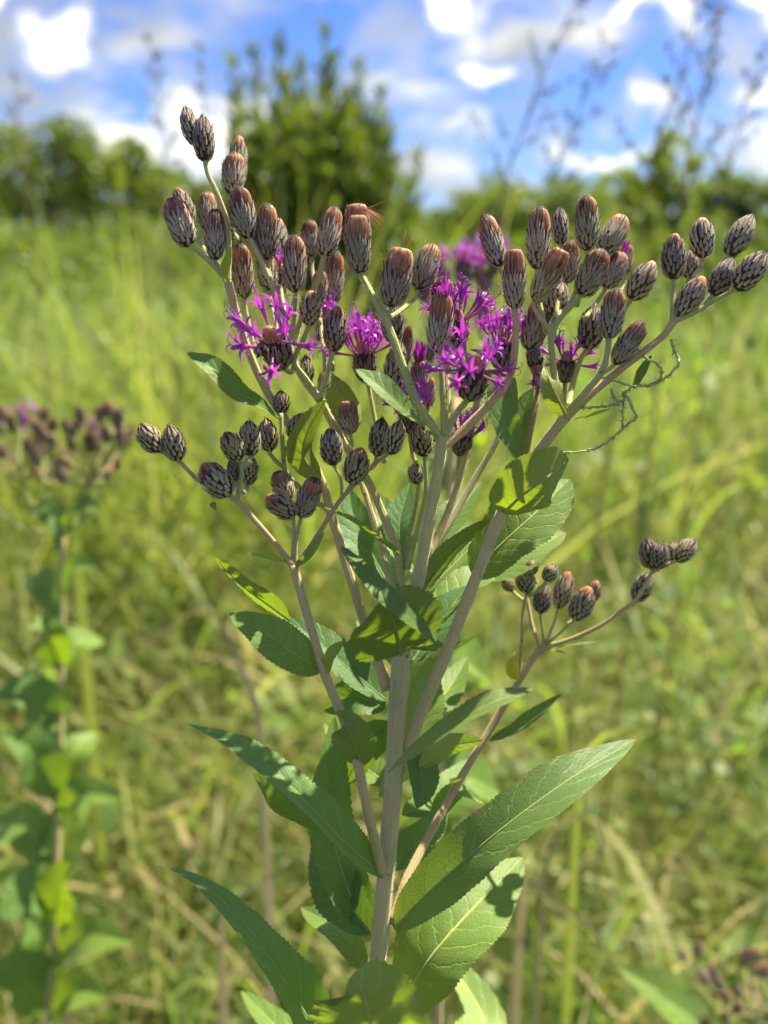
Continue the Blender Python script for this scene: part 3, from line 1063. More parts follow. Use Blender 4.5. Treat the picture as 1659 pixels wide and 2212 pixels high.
def stem_part(plant, origin, pts, w0, w1, tint=(1, 1, 1), name='branch', n=None, sides=10, hairs=None, swell=True):
    """pts world; w0/w1 full widths in metres"""
    n = n or max(6, 5 * len(pts))
    c = spline(pts, n)
    t = np.linspace(0, 1, n)
    rad = 0.415 * (w0 + (w1 - w0) * t)
    ph = 40.0 * float(c[0][0] + c[0][2])
    rad = rad * (1 + 0.035 * np.sin(t * 23 + ph) + 0.025 * np.sin(t * 51 + 2 * ph))
    if swell:
        rad = rad * (1 + 0.16 * np.exp(-(t / .05) ** 2) + 0.12 * np.exp(-((1 - t) / .05) ** 2))
    v, f, u = tube(c, rad, sides)
    o = link(name, mesh(name, v - origin, f, G['stem'], uv=u), plant)
    o.color = (*tint, 1)
    if hairs is not None:
        hairs.append((c, rad))
    return o


def hair_mesh(curves, per_m, length, wid, seed=3):
    r = np.random.default_rng(seed)
    P0, D = [], []
    for c, rad in curves:
        L = np.linalg.norm(np.diff(c, axis=0), axis=1)
        tot = L.sum()
        n = int(per_m * tot * max(.5, min(1.6, rad.mean() / .0012)))
        cum = np.concatenate([[0], np.cumsum(L)]) / tot
        s = r.random(n)
        p = np.stack([np.interp(s, cum, c[:, k]) for k in range(3)], 1)
        rr = np.interp(s, cum, rad)
        tan = np.gradient(c, axis=0); tan /= np.linalg.norm(tan, axis=1)[:, None]
        tt = np.stack([np.interp(s, cum, tan[:, k]) for k in range(3)], 1)
        d = r.normal(size=(n, 3)); d -= tt * (d * tt).sum(1)[:, None]; d /= np.linalg.norm(d, axis=1)[:, None]
        P0.append(p + d * rr[:, None] * .95); D.append(d + tt * (0.5 * r.random((n, 1)) - .1) + .25 * r.normal(size=(n, 3)))
    p = np.vstack(P0); d = np.vstack(D); n = len(p)
    s = np.cross(d, r.normal(size=(n, 3))); s /= np.linalg.norm(s, axis=1)[:, None]
    ln = (length * (.5 + .8 * r.random(n)))[:, None]
    V = np.stack([p - s * wid, p + s * wid, p + d * ln], 1).reshape(-1, 3)
    return V, np.arange(3 * n).reshape(-1, 3)


def build_main():
    O = MAIN_BASE
    plant = link('ironweed_plant', None, loc=tuple(O))
    tag(plant, 'largest ironweed, thick pale felted stem, brown bristly buds and several open purple flowers', 'wildflower', 'ironweed plants in the meadow')
    hairs = []
    GRN = (0.80, 0.98, 0.72); PNK = (1.05, .88, .86); TAN = (1, 1, 1)

    def S(pts, w0, w1, tint=TAN, name='branch', sides=10):
        return stem_part(plant, O, [P(*p) for p in pts], w0 * PX, w1 * PX, tint, name, sides=sides, hairs=hairs)
    # ---- stems
    low = P(806, 2212, 5)
    stem_part(plant, O, [O + np.array([0, 0, -.02]), O * .5 + low * .5 + np.array([.01, -.004, 0]), low, P(818, 2060, 5), P(828, 1950, 5), P(841, 1800, 4), P(853, 1650, 3), P(860, 1500, 2), P(868, 1400, 0)],
              66 * PX, 43 * PX, TAN, 'main_stem', n=70, sides=14, hairs=hairs)
    S([(868, 1405, 0), (885, 1320, -2), (908, 1230, -4), (930, 1110, -5), (953, 975, -6), (956, 940, -7)], 41, 28, (1.0, 1.02, .9), 'main_stem', 12)
    # centre fork
    S([(957, 960, -6), (930, 915, -8), (900, 870, -9), (868, 785, -9), (846, 722, -9), (826, 672, -8)], 25, 19, GRN)
    S([(826, 676, -8), (806, 640, -7), (788, 606, -4), (778, 590, -3)], 17, 14, GRN)
    S([(956, 965, -5), (1000, 930, -4), (1045, 885, -4), (1088, 836, -4), (1108, 790, -5), (1114, 720, -6), (1112, 666, -7)], 26, 15, PNK)
    S([(958, 940, -7), (957, 870, -8), (954, 810, -8), (947, 758, -8)], 17, 13, GRN)
    S([(960, 935, -7), (968, 880, -6), (966, 800, -2), (975, 740, 6)], 15, 12, GRN)
    S([(962, 940, -7), (985, 895, -7), (1012, 862, -7)], 17, 15, GRN)
    # right branch
    S([(880, 1625, 3), (915, 1525, 0), (960, 1420, -3), (1020, 1268, -5), (1068, 1145, -6), (1085, 1108, -6)], 33, 29, (1, .98, .92))
    S([(1085, 1112, -5), (1115, 1055, 2), (1150, 995, 3), (1190, 940, 0), (1222, 900, -3)], 28, 27, TAN)
    S([(1220, 905, -3), (1290, 840, -4), (1360, 783, -4), (1430, 728, -3), (1456, 693, -3)], 20, 17, PNK)
    S([(1452, 698, -3), (1453, 650, -2), (1455, 600, -1)], 13, 11, GRN)
    S([(1455, 695, -3), (1500, 675, -3), (1550, 645, -3), (1592, 624, -4)], 14, 10, GRN)
    S([(1218, 900, -3), (1262, 850, -6), (1300, 802, -8), (1312, 765, -9), (1315, 728, -9)], 21, 14, GRN)
    S([(1216, 900, -2), (1204, 850, -3), (1195, 790, -3), (1190, 735, -4), (1188, 700, -4)], 19, 16, GRN)
    S([(1189, 735, -4), (1205, 695, -4), (1235, 660, -3), (1258, 636, -2)], 15, 13, GRN)
    S([(1225, 880, 2), (1240, 820, 8), (1255, 775, 10), (1270, 752, 10)], 17, 13, GRN)
    S([(1130, 1010, 10), (1145, 940, 10), (1158, 870, 12), (1168, 800, 14)], 15, 12, (.75, .58, .6))
    # centre back stems
    S([(868, 1300, 6), (860, 1200, 8), (835, 1130, 8), (800, 1050, 8), (745, 960, 6), (705, 890, 4), (690, 860, 3)], 26, 20, (.95, 1, .8))
    S([(852, 1300, 4), (828, 1200, 10), (800, 1100, 12), (770, 1010, 14), (735, 900, 16), (715, 810, 18)], 20, 14, TAN)
    S([(905, 1230, 8), (945, 1160, 12), (985, 1060, 14), (1012, 960, 15), (1030, 870, 16), (1060, 800, 18)], 23, 15, (1, 1, .85))
    S([(912, 1220, 10), (965, 1140, 14), (1025, 1035, 18), (1075, 950, 20), (1100, 880, 22)], 21, 16, TAN)
    S([(872, 1230, 8), (885, 1150, 10), (898, 1090, 10), (905, 1045, 10)], 14, 10, GRN)
    S([(880, 1230, 6), (905, 1130, 6), (920, 1060, 4), (917, 985, 2)], 14, 10, GRN)
    # left tall branch
    S([(838, 1492, 4), (800, 1385, 6), (770, 1290, 8), (715, 1110, 9), (693, 1035, 9), (640, 940, 9), (580, 852, 7), (532, 745, 5), (492, 608, 2)], 28, 20, (1.05, .95, .9))
    S([(492, 612, 2), (494, 540, 2), (490, 480, 1), (470, 420, 0), (450, 378, 0), (443, 348, 0)], 17, 12, TAN)
    S([(489, 606, 2), (462, 575, 1), (435, 550, 0), (410, 530, 0)], 13, 11, TAN)
    S([(540, 515, 0), (565, 565, 0), (596, 635, 0), (618, 700, 2), (632, 770, 3), (655, 820, 3), (690, 864, 3)], 13, 18, TAN)
    S([(700, 553, 3), (690, 595, 3), (660, 665, 4), (640, 725, 4), (634, 775, 4)], 15, 15, (.9, .95, .8))
    S([(690, 862, 2), (655, 812, 0), (636, 785, -1), (640, 762, -2), (655, 735, -3), (668, 700, -4)], 20, 12, GRN)
    S([(692, 862, 2), (705, 815, 0), (712, 785, -1), (720, 758, -1)], 15, 12, GRN)
    # small inner left stems
    S([(712, 1105, 10), (660, 1065, 8), (618, 1020, 4), (612, 985, 3), (607, 893, 4)], 15, 11, GRN)
    # lower left spray
    S([(824, 1880, 2), (808, 1810, -3), (786, 1715, -8), (770, 1640, -10), (738, 1545, -11), (705, 1465, -11), (688, 1410, -11), (655, 1300, -10), (634, 1222, -9)], 27, 21, (.98, .94, .86))
    S([(632, 1222, -9), (592, 1172, -10), (545, 1118, -11), (512, 1082, -11), (470, 1055, -11), (430, 1038, -10), (385, 996, -9), (345, 974, -9)], 16, 9, PNK)
    S([(512, 1084, -11), (520, 1045, -11), (522, 1010, -11), (518, 992, -11)], 11, 10, GRN)
    S([(632, 1220, -9), (634, 1160, -9), (634, 1112, -10)], 10, 8, GRN)
    S([(638, 1220, -9), (640, 1170, -9), (650, 1116, -9)], 11, 9, GRN)
    S([(640, 1222, -9), (680, 1165, -10), (728, 1090, -10), (762, 1050, -10), (800, 1010, -9), (838, 980, -8)], 13, 10, (.85, .68, .66))
    S([(738, 1072, -10), (736, 1035, -10), (720, 1003, -10)], 8, 8, GRN)
    S([(770, 1045, -9), (765, 985, -2), (756, 936, 0)], 11, 9, GRN)
    # lower right spray, standing further back
    S([(845, 1995, 6), (878, 1900, 12), (930, 1800, 20), (990, 1690, 27), (1050, 1590, 32), (1110, 1490, 35), (1150, 1425, 36), (1178, 1393, 36)], 25, 20, (.95, .80, .78))
    S([(1178, 1398, 36), (1240, 1378, 34), (1300, 1350, 31), (1345, 1318, 29), (1370, 1300, 28), (1395, 1262, 28), (1412, 1232, 28), (1438, 1220, 28), (1464, 1210, 28)], 15, 9, PNK)
    S([(1120, 1470, 34), (1126, 1400, 32), (1130, 1320, 30), (1138, 1280, 30)], 11, 9, (.95, .85, .65))
    S([(1165, 1400, 36), (1150, 1350, 40), (1140, 1300, 42), (1130, 1240, 44)], 12, 9, PNK)
    S([(1175, 1392, 36), (1172, 1360, 34), (1166, 1322, 33)], 9, 8, GRN)
    S([(1178, 1392, 36), (1195, 1350, 38), (1206, 1312, 38)], 9, 8, PNK)
    S([(1180, 1392, 36), (1212, 1365, 33), (1242, 1338, 32)], 9, 8, GRN)

    # ---- heads: tip x, tip y, base x, base y, width, kind, depth mm, joint (x, y, mm) or None, tip tilt mm, tint
    c, t, b, k = 'closed', 'tipped', 'brush', 'crater'
    H = [
        (400, 231, 421, 312, 46, c, 8, (440, 345, 2), 2), (438, 249, 443, 350, 50, c, 0, None, 1),
        (518, 293, 508, 415, 48, t, 26, (512, 520, 12), 2), (508, 331, 500, 420, 52, b, 14, (530, 520, 4), 1), (514, 404, 537, 516, 54, b, 0, None, -1),
        (380, 407, 412, 482, 44, t, 16, (455, 560, 4), 2), (369, 431, 407, 532, 56, b, 0, None, 1),
        (447, 415, 450, 500, 44, b, 20, (478, 585, 4), 1), (464, 452, 466, 562, 47, b, 2, (486, 600, 2), -1),
        (519, 527, 528, 645, 50, b, 10, (552, 760, 8), -2), (577, 441, 577, 562, 54, b, 2, (598, 640, 0), 0),
        (603, 472, 602, 562, 42, t, 24, (625, 720, 8), 1), (636, 509, 638, 632, 52, b, 0, (630, 735, 3), -1),
        (572, 545, 582, 628, 46, b, 18, (600, 720, 10), 0), (668, 476, 673, 556, 44, b, 30, (690, 700, 18), 0),
        (724, 449, 700, 556, 50, b, 3, None, 1), (770, 443, 774, 562, 60, k, 14, (800, 625, 0), 0), (773, 467, 776, 593, 60, k, -3, None, -2),
        (726, 543, 718, 660, 46, b, 28, (718, 800, 18), 0), (692, 584, 690, 652, 36, b, 22, (700, 760, 14), 0),
        (672, 627, 668, 704, 54, t, -4, None, -1), (729, 661, 720, 760, 50, t, -1, None, -1),
        (868, 537, 845, 664, 70, k, -8, (830, 690, -8), -1), (937, 530, 903, 628, 58, b, 3, (835, 690, -7), 2),
        (960, 598, 950, 700, 46, b, 4, (965, 800, -2), 1), (958, 632, 945, 762, 60, b, -8, None, -2),
        (1047, 466, 1080, 577, 55, b, 2, (1105, 640, 6), 2), (1110, 540, 1112, 668, 56, k, -7, None, -1), (1167, 448, 1160, 582, 52, b, 4, (1180, 720, -2), 1),
        (1209, 449, 1212, 530, 38, c, 14, (1200, 690, 2), 1), (1268, 424, 1268, 542, 54, b, 0, (1225, 672, -3), 1),
        (1347, 469, 1300, 548, 54, b, 12, (1245, 660, 2), 3), (1216, 540, 1155, 652, 62, k, -5, (1188, 712, -4), -4), (1238, 520, 1222, 612, 48, b, 14, (1205, 690, 2), 1),
        (1303, 540, 1255, 640, 62, b, -2, None, -2), (1345, 547, 1308, 622, 52, b, 14, (1262, 690, 6), 1), (1358, 529, 1350, 592, 32, b, 36, (1300, 700, 20), 1),
        (1412, 565, 1363, 647, 52, t, 10, (1290, 720, 8), 1), (1332, 624, 1314, 732, 58, b, -9, None, -2), (1388, 694, 1327, 787, 54, b, -6, (1300, 806, -8), -2),
        (1457, 504, 1455, 604, 56, t, -1, None, 0), (1516, 470, 1518, 558, 55, t, 4, (1498, 600, 1), 0), (1494, 540, 1487, 602, 36, c, 18, (1480, 680, 4), 1),
        (1624, 466, 1573, 552, 54, c, 12, (1530, 655, 2), 2), (1521, 598, 1463, 686, 54, t, -2, (1450, 705, -3), -1), (1583, 560, 1538, 638, 50, c, 0, (1515, 668, -3), 0),
        (1652, 545, 1590, 626, 56, c, -4, None, -1), (1286, 660, 1270, 756, 54, c, 10, None, 0), (1212, 608, 1196, 684, 50, c, 8, (1192, 735, -2), 0),
        (1172, 650, 1143, 757, 56, k, 14, (1180, 850, 6), 0), (864, 738, 845, 850, 50, c, 6, (880, 920, 4), 0), (884, 704, 872, 792, 28, b, 14, (880, 900, 8), 0), (842, 660, 852, 744, 46, c, 6, (866, 850, 6), 0),
        (906, 778, 906, 850, 40, b, 12, (930, 930, 4), 0), (926, 812, 924, 880, 36, b, 18, (936, 950, 8), 0),
        (607, 844, 607, 896, 38, c, 6, None, 0), (574, 904, 583, 976, 44, c, 4, (612, 1010, 4), 0), (657, 892, 630, 952, 44, c, 4, (612, 985, 4), 0),
        (750, 866, 756, 938, 46, k, 0, None, -1), (712, 926, 720, 1006, 50, c, -10, None, -1), (781, 967, 759, 1046, 54, t, -10, (750, 1062, -10), -2),
        (826, 903, 813, 986, 46, c, 2, (800, 1012, -8), 0), (864, 908, 843, 982, 46, c, -8, None, 0), (905, 914, 916, 986, 50, c, 2, None, 0),
        (894, 998, 901, 1046, 36, c, 10, None, 0), (660, 768, 664, 832, 34, c, 8, (685, 860, 6), 0), (702, 800, 698, 850, 28, c, 8, (700, 890, 6), 0), (690, 830, 692, 872, 26, c, 12, (705, 895, 8), 0),
        (303, 917, 346, 976, 50, c, -9, None, -2), (364, 919, 386, 996, 48, c, -9, None, -1), (437, 1002, 496, 1071, 60, t, -12, (506, 1078, -11), -3),
        (488, 934, 516, 994, 52, c, -12, None, -4), (538, 909, 541, 985, 47, c, -6, (522, 1010, -11), 1), (544, 986, 534, 1048, 38, c, 2, (518, 1060, -9), 0), (500, 988, 510, 1040, 32, c, 4, (515, 1062, -9), 0),
        (598, 1018, 624, 1080, 50, b, -3, (634, 1150, -8), 0), (576, 1072, 636, 1113, 52, t, -11, None, -5), (682, 1032, 650, 1118, 54, b, -9, None, -1),
        (1088, 1247, 1107, 1276, 30, c, 42, (1135, 1300, 40), 0), (1130, 1224, 1139, 1282, 40, c, 30, None, 0), (1146, 1207, 1150, 1242, 30, c, 30, (1160, 1260, 30), 0),
        (1197, 1219, 1180, 1256, 36, c, 28, (1142, 1288, 30), 0), (1178, 1261, 1166, 1325, 42, c, 33, None, 0), (1228, 1234, 1206, 1315, 46, t, 38, None, 1),
        (1274, 1267, 1241, 1341, 52, t, 32, None, -1), (1290, 1254, 1275, 1302, 36, t, 42, (1225, 1350, 36), 0), (1397, 1164, 1408, 1228, 44, c, 30, (1412, 1234, 28), 0),
        (1431, 1172, 1420, 1230, 40, c, 26, (1425, 1226, 28), 0), (1456, 1170, 1446, 1212, 32, c, 34, (1440, 1220, 28), 0), (1500, 1164, 1462, 1213, 44, c, 28, None, 1), (1402, 1238, 1371, 1300, 46, c, 32, (1366, 1304, 28), 1),
    ]
    singles = {(773, 467), (868, 537), (1110, 540), (1268, 424), (1332, 624)}
    purple = {(958, 632): 9, (1345, 547): 4, (906, 778): 8, (868, 537): 0}
    for i, (tx, ty, bx, by, w, kind, d, jt, tl) in enumerate(H):
        r = random.Random(i * 3 + 1)
        base = P(bx, by, d); tip = P(tx, ty, d + tl + r.uniform(-1, 1))
        wm = w * PX * (1 + d / 1000 / DIST)
        j = r.uniform(.85, 1.12)
        q = r.choice(((1, 1, 1), (1, 1, 1), (1.12, 1.1, .88), (.80, .72, .74), (1.15, 1.08, 1.0), (.9, .95, .8)))
        tint = (j * q[0], j * q[1], j * q[2])
        if by > 860 and kind in (c, t):
            tint = (j * q[0], j * q[1] * 1.05, j * q[2] * .9)
        h, L = add_head(plant, O, base, tip, wm, kind, tint, single=(tx, ty) in singles)
        if (tx, ty) in purple and purple[(tx, ty)]:
            add_florets(h, wm, L, purple[(tx, ty)], 62 * PX, 2, 16, .52, True, (1.1, .6, .75), seed=i)
        if jt is not None:
            ax = nz(tip - base)
            jp = P(*jt)
            L2 = np.linalg.norm(jp - base)
            stem_part(plant, O, [jp, jp * .5 + base * .5 - ax * .12 * L2 + (base - jp) * .1, base - ax * .10 * L2, base + ax * .0004], 12 * PX, 11 * PX, GRN if r.random() < .7 else TAN, 'flower_stalk', n=9, sides=8, hairs=hairs)
    # ---- open purple flowers: mouth, base, width, depth, n, length, spread, joint, tilt, seed, bias
    FL = [
        (588, 732, 612, 797, 58, -3, 8, 92, 30, 105, (636, 784, -1), -6, 3, (0, 0, 0)),
        (785, 762, 795, 828, 62, 20, 16, 84, 8, 88, (830, 1000, 16), -2, 5, (0, 0, 0)),
        (985, 690, 985, 750, 58, 8, 13, 92, 8, 75, (968, 800, 0), -2, 8, (0, 0, 0)),
        (1022, 796, 1012, 866, 66, -8, 13, 94, 45, 112, None, -3, 11, (0, 0, 0)),
        (1086, 740, 1082, 800, 58, 18, 12, 80, 8, 75, (1060, 850, 16), -2, 14, (0, 0, 0)),
        (1224, 778, 1220, 828, 46, 14, 8, 72, 30, 105, (1222, 880, 4), -2, 17, (0, 0, 0)),
        (884, 882, 884, 935, 46, 6, 10, 72, 15, 95, (900, 1000, 6), -2, 20, (0, 0, 0)),
        (1004, 940, 990, 985, 44, 16, 12, 58, 10, 80, (1000, 1020, 15), -2, 23, (0, 0, 0)),
        (1158, 790, 1152, 752, 40, 10, 9, 56, 2, 26, (1176, 820, 12), 0, 26, (0, 0, 0)),
        (700, 700, 700, 745, 40, 26, 4, 62, 10, 70, (705, 840, 16), 0, 29, (0, 0, 0)),
        (606, 590, 604, 640, 40, 22, 5, 60, 5, 60, (620, 730, 8), 0, 31, (0, 0, 0)),
    ]
    for (mx, my, bx, by, w, d, n, ln, a0, a1, jt, tl, sd, bias) in FL:
        base = P(bx, by, d); tip = P(mx, my, d + tl)
        h, L = add_head(plant, O, base, tip, w * PX, 'cup', (.62, .6, .58))
        add_florets(h, w * PX, L, int(n * 1.25), ln * PX * .88, a0 * .7, a1, .93, False, (1, 1, 1), bias, sd)
        if jt is not None:
            jp = P(*jt); ax = nz(tip - base)
            stem_part(plant, O, [jp, jp * .5 + base * .5 - ax * .002, base + ax * .0004], 13 * PX, 12 * PX, GRN, 'flower_stalk', n=9, sides=8, hairs=hairs)

    # ---- leaves
    def V(pts, hw, n0, n1=None, tint=(1, 1, 1), **kw):
        return add_leaf(plant, O, [P(*p) for p in pts], hw * PX, cv(n0), None if n1 is None else cv(n1), tint, seed=len(pts) * 13 + int(pts[0][0]), **kw)
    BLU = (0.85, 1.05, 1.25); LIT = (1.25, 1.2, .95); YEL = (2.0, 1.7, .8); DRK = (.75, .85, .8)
    V([(852, 2005, 5), (920, 1935, 2), (1060, 1810, -4), (1220, 1690, 0), (1372, 1597, 14)], 69, (-.45, .5, .75), fold=14, nl=120, sharp=.8, teeth=.022)
    V([(868, 2170, 8), (930, 2070, 6), (1010, 1975, 12), (1130, 1852, 30)], 96, (-.25, .55, .8), tint=LIT, fold=10, nl=100, ripple=.07, teeth=.022)
    V([(836, 1898, 4), (740, 1815, -6), (630, 1700, -10), (530, 1620, -4), (400, 1562, 6)], 45, (.45, .55, .68), (.25, .8, .5), tint=(1.15, 1.25, 1.35), fold=22, nl=120, teeth=.045, ripple=.16, sharp=1.15, peak=.4)
    V([(690, 1790, 0), (610, 1722, -4), (545, 1670, -2)], 44, (.2, .3, -.9), tint=(.8, .9, .7), fold=5, nl=30, rib=False)
    V([(770, 2300, 14), (680, 2215, 4), (610, 2110, -4), (520, 1985, -6), (430, 1905, -2), (338, 1864, 2)], 60, (.6, .35, .68), (.3, .8, .5), tint=(1.05, 1.2, 1.3), fold=18, nl=120, peak=.34, ripple=.15, teeth=.035, sharp=1.5)
    V([(806, 2290, -12), (803, 2235, -20), (796, 2185, -25), (784, 2140, -27), (766, 2100, -24)], 130, (.05, -.1, -1), (.1, .25, -1), tint=(1.25, 1.2, .85), fold=8, nl=90, peak=.46, ripple=.09, sharp=.55, curl=.12)
    V([(800, 2012, 14), (750, 1915, 14), (712, 1770, 16), (718, 1640, 22), (722, 1545, 26)], 56, (.25, .3, .9), tint=(1, 1.1, 1), fold=14, nl=56, ripple=.08)
    V([(800, 2016, 10), (752, 1950, 14), (715, 1880, 20), (682, 1790, 28)], 64, (-.3, .2, .9), tint=DRK, fold=12, nl=46)
    # cupped leaf on the stem: outer wall and folded rim in one blade
    ex, _ = leaf_geo([P(950, 1388, -8), P(900, 1345, -16), P(838, 1290, -20), P(785, 1235, -18), P(738, 1180, -12)], 29 * PX, cv((.5, .6, .62)), fold=6, nl=46, peak=.5, sharp=.5, seed=4)
    V([(866, 1413, -3), (858, 1375, -9), (848, 1340, -13), (834, 1312, -15), (822, 1298, -16)], 108, (-.1, -.1, -1), tint=(.75, .8, .62), fold=4, nl=40, peak=.42, sharp=.45, ripple=.03, extra=[ex])
    V([(783, 1655, -9), (766, 1605, -16), (748, 1565, -18), (735, 1548, -14)], 44, (-.1, .35, -.9), tint=(.9, .95, .75), fold=10, nl=34, sharp=.6, peak=.45)
    V([(838, 1667, -8), (900, 1620, -15), (985, 1560, -20), (1070, 1515, -20), (1155, 1486, -16)], 36, (-.25, .8, .5), (0, .9, .35), tint=(1.2, 1.1, 1.05), fold=12, nl=50, peak=.55)
    V([(905, 1655, 2), (975, 1612, 4), (1046, 1600, 6)], 30, (.1, .4, -.9), tint=LIT, fold=10, nl=32)
    V([(1058, 1600, 33), (1110, 1580, 32), (1160, 1545, 31), (1216, 1497, 30)], 24, (-.35, .7, .5), fold=25, nl=34)
    V([(697, 1446, -9), (640, 1415, -12), (570, 1365, -12), (495, 1325, -8)], 46, (.12, .5, .85), tint=(1.1, 1.15, .95), fold=12, nl=50)
    V([(625, 1340, 16), (570, 1300, 16), (515, 1258, 14), (461, 1203, 10)], 42, (.5, .6, -.55), tint=(1, 1, .8), fold=14, nl=40)
    V([(835, 1512, 14), (760, 1450, 14), (680, 1380, 16), (598, 1328, 20)], 48, (.4, .55, .7), tint=(.75, .9, 1), fold=14, nl=50)
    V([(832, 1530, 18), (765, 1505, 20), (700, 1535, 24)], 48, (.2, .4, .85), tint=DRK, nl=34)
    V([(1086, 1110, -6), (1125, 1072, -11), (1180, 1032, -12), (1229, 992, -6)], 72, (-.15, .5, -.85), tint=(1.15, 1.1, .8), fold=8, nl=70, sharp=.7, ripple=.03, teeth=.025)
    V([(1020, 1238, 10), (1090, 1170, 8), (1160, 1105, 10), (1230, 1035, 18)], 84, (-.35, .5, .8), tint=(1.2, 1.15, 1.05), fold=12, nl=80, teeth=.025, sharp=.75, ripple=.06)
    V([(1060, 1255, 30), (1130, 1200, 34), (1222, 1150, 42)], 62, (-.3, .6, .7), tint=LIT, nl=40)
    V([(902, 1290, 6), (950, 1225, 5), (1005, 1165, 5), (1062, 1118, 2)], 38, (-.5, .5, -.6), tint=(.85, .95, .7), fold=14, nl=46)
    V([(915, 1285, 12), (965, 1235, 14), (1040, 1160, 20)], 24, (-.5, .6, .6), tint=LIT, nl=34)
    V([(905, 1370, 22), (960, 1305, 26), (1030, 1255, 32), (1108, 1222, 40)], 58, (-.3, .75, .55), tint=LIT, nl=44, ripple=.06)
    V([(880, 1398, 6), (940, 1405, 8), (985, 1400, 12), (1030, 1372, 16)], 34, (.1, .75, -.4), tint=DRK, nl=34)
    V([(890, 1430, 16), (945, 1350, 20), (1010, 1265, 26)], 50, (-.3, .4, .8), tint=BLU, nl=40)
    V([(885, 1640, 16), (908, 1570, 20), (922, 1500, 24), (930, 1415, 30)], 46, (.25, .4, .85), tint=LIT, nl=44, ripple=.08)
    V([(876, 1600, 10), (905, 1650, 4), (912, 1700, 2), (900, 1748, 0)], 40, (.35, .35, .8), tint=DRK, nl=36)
    V([(608, 908, 4), (560, 872, -1), (510, 845, -4), (460, 795, -6), (404, 761, -4)], 31, (.25, .55, .75), tint=(1, 1.1, .9), fold=14, nl=48, peak=.6)
    V([(942, 944, -8), (895, 900, -14), (850, 860, -18), (810, 825, -18), (769, 797, -16)], 30, (.4, .45, .75), tint=(1.1, 1.15, 1), fold=14, nl=48, peak=.66)
    V([(692, 1035, 4), (655, 985, 0), (665, 930, -3), (704, 862, -4)], 36, (-.6, .2, -.75), tint=(1.1, 1.05, .7), nl=40)
    V([(775, 920, 14), (745, 870, 14), (722, 830, 15), (702, 795, 17)], 36, (-.4, .2, -.85), tint=(1.25, 1.2, .7), nl=36)
    V([(863, 1198, -2), (810, 1160, -8), (760, 1125, -10), (698, 1095, -8)], 19, (.4, .75, -.2), (.3, .8, .3), tint=(1.2, 1.1, .7), fold=24, nl=40)
    V([(1134, 1012, 9), (1115, 965, 5), (1090, 910, 2), (1092, 860, 3), (1112, 815, 6)], 36, (.35, .2, .9), tint=(.95, 1.05, 1.2), fold=14, nl=44, peak=.55)
    V([(1134, 1004, 12), (1122, 950, 14), (1130, 890, 16), (1148, 840, 18)], 30, (-.2, .1, .95), tint=DRK, nl=36, peak=.55)
    V([(1222, 894, -6), (1205, 862, -11), (1188, 825, -13), (1176, 790, -11)], 27, (-.5, .3, -.75), tint=(1.3, 1.15, .8), fold=18, nl=32)
    V([(1238, 908, -4), (1275, 900, -8), (1322, 882, -10)], 10, (0, .8, .5), tint=YEL, fold=20, nl=24, rib=False, name='bract_leaf')
    V([(491, 614, 1), (492, 575, -2), (500, 532, -2)], 15, (-.5, .2, .8), tint=YEL, fold=24, nl=24, rib=False, name='bract_leaf')
    V([(626, 1219, -9), (585, 1208, -13), (536, 1195, -13)], 13, (.1, .8, .5), tint=YEL, fold=24, nl=24, rib=False, name='bract_leaf')
    V([(640, 1220, -9), (668, 1202, -13), (702, 1148, -14)], 14, (-.4, .4, .7), tint=LIT, fold=24, nl=24, rib=False, name='bract_leaf')
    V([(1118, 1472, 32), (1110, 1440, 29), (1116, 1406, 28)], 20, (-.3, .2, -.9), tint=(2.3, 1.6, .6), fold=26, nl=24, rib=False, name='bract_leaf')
    V([(1180, 1404, 36), (1200, 1406, 33), (1224, 1412, 32)], 6, (0, .8, .5), tint=YEL, nl=18, rib=False, name='bract_leaf')
    V([(1188, 1402, 37), (1240, 1392, 36), (1292, 1386, 36)], 5, (0, .8, .5), tint=LIT, nl=18, rib=False, name='bract_leaf')
    V([(702, 1456, -11), (716, 1415, -14), (744, 1383, -14)], 16, (-.4, .3, .85), tint=(1.6, 1.4, 1), fold=16, nl=26, rib=False, name='bract_leaf')
    V([(465, 1085, -11), (460, 1092, -12), (468, 1102, -13)], 7, (0, .6, .7), tint=LIT, nl=14, rib=False, name='bract_leaf')
    V([(862, 1305, 22), (805, 1200, 28), (765, 1120, 32), (752, 1050, 36)], 58, (.2, .25, .9), tint=BLU, nl=46, ripple=.07)
    V([(868, 1200, 20), (862, 1130, 24), (885, 1045, 30)], 36, (-.2, .2, .9), tint=BLU, nl=36)
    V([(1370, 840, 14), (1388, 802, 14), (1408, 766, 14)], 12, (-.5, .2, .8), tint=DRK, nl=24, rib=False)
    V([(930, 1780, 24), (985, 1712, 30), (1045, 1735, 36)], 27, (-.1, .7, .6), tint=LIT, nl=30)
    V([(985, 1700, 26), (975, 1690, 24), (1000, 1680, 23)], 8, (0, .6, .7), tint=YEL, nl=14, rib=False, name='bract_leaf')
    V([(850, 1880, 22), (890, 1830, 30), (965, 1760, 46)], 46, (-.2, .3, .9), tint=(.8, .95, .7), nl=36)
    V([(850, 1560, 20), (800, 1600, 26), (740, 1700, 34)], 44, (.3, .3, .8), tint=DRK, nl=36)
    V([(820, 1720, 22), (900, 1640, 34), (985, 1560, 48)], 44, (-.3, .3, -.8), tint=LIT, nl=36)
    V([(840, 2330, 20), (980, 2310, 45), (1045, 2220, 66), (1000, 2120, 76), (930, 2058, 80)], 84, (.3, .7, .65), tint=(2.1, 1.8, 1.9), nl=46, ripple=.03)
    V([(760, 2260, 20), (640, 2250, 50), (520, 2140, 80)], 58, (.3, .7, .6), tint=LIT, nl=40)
    V([(790, 2100, 18), (730, 2010, 30), (650, 1960, 50)], 40, (.2, .5, .8), tint=LIT, nl=36)
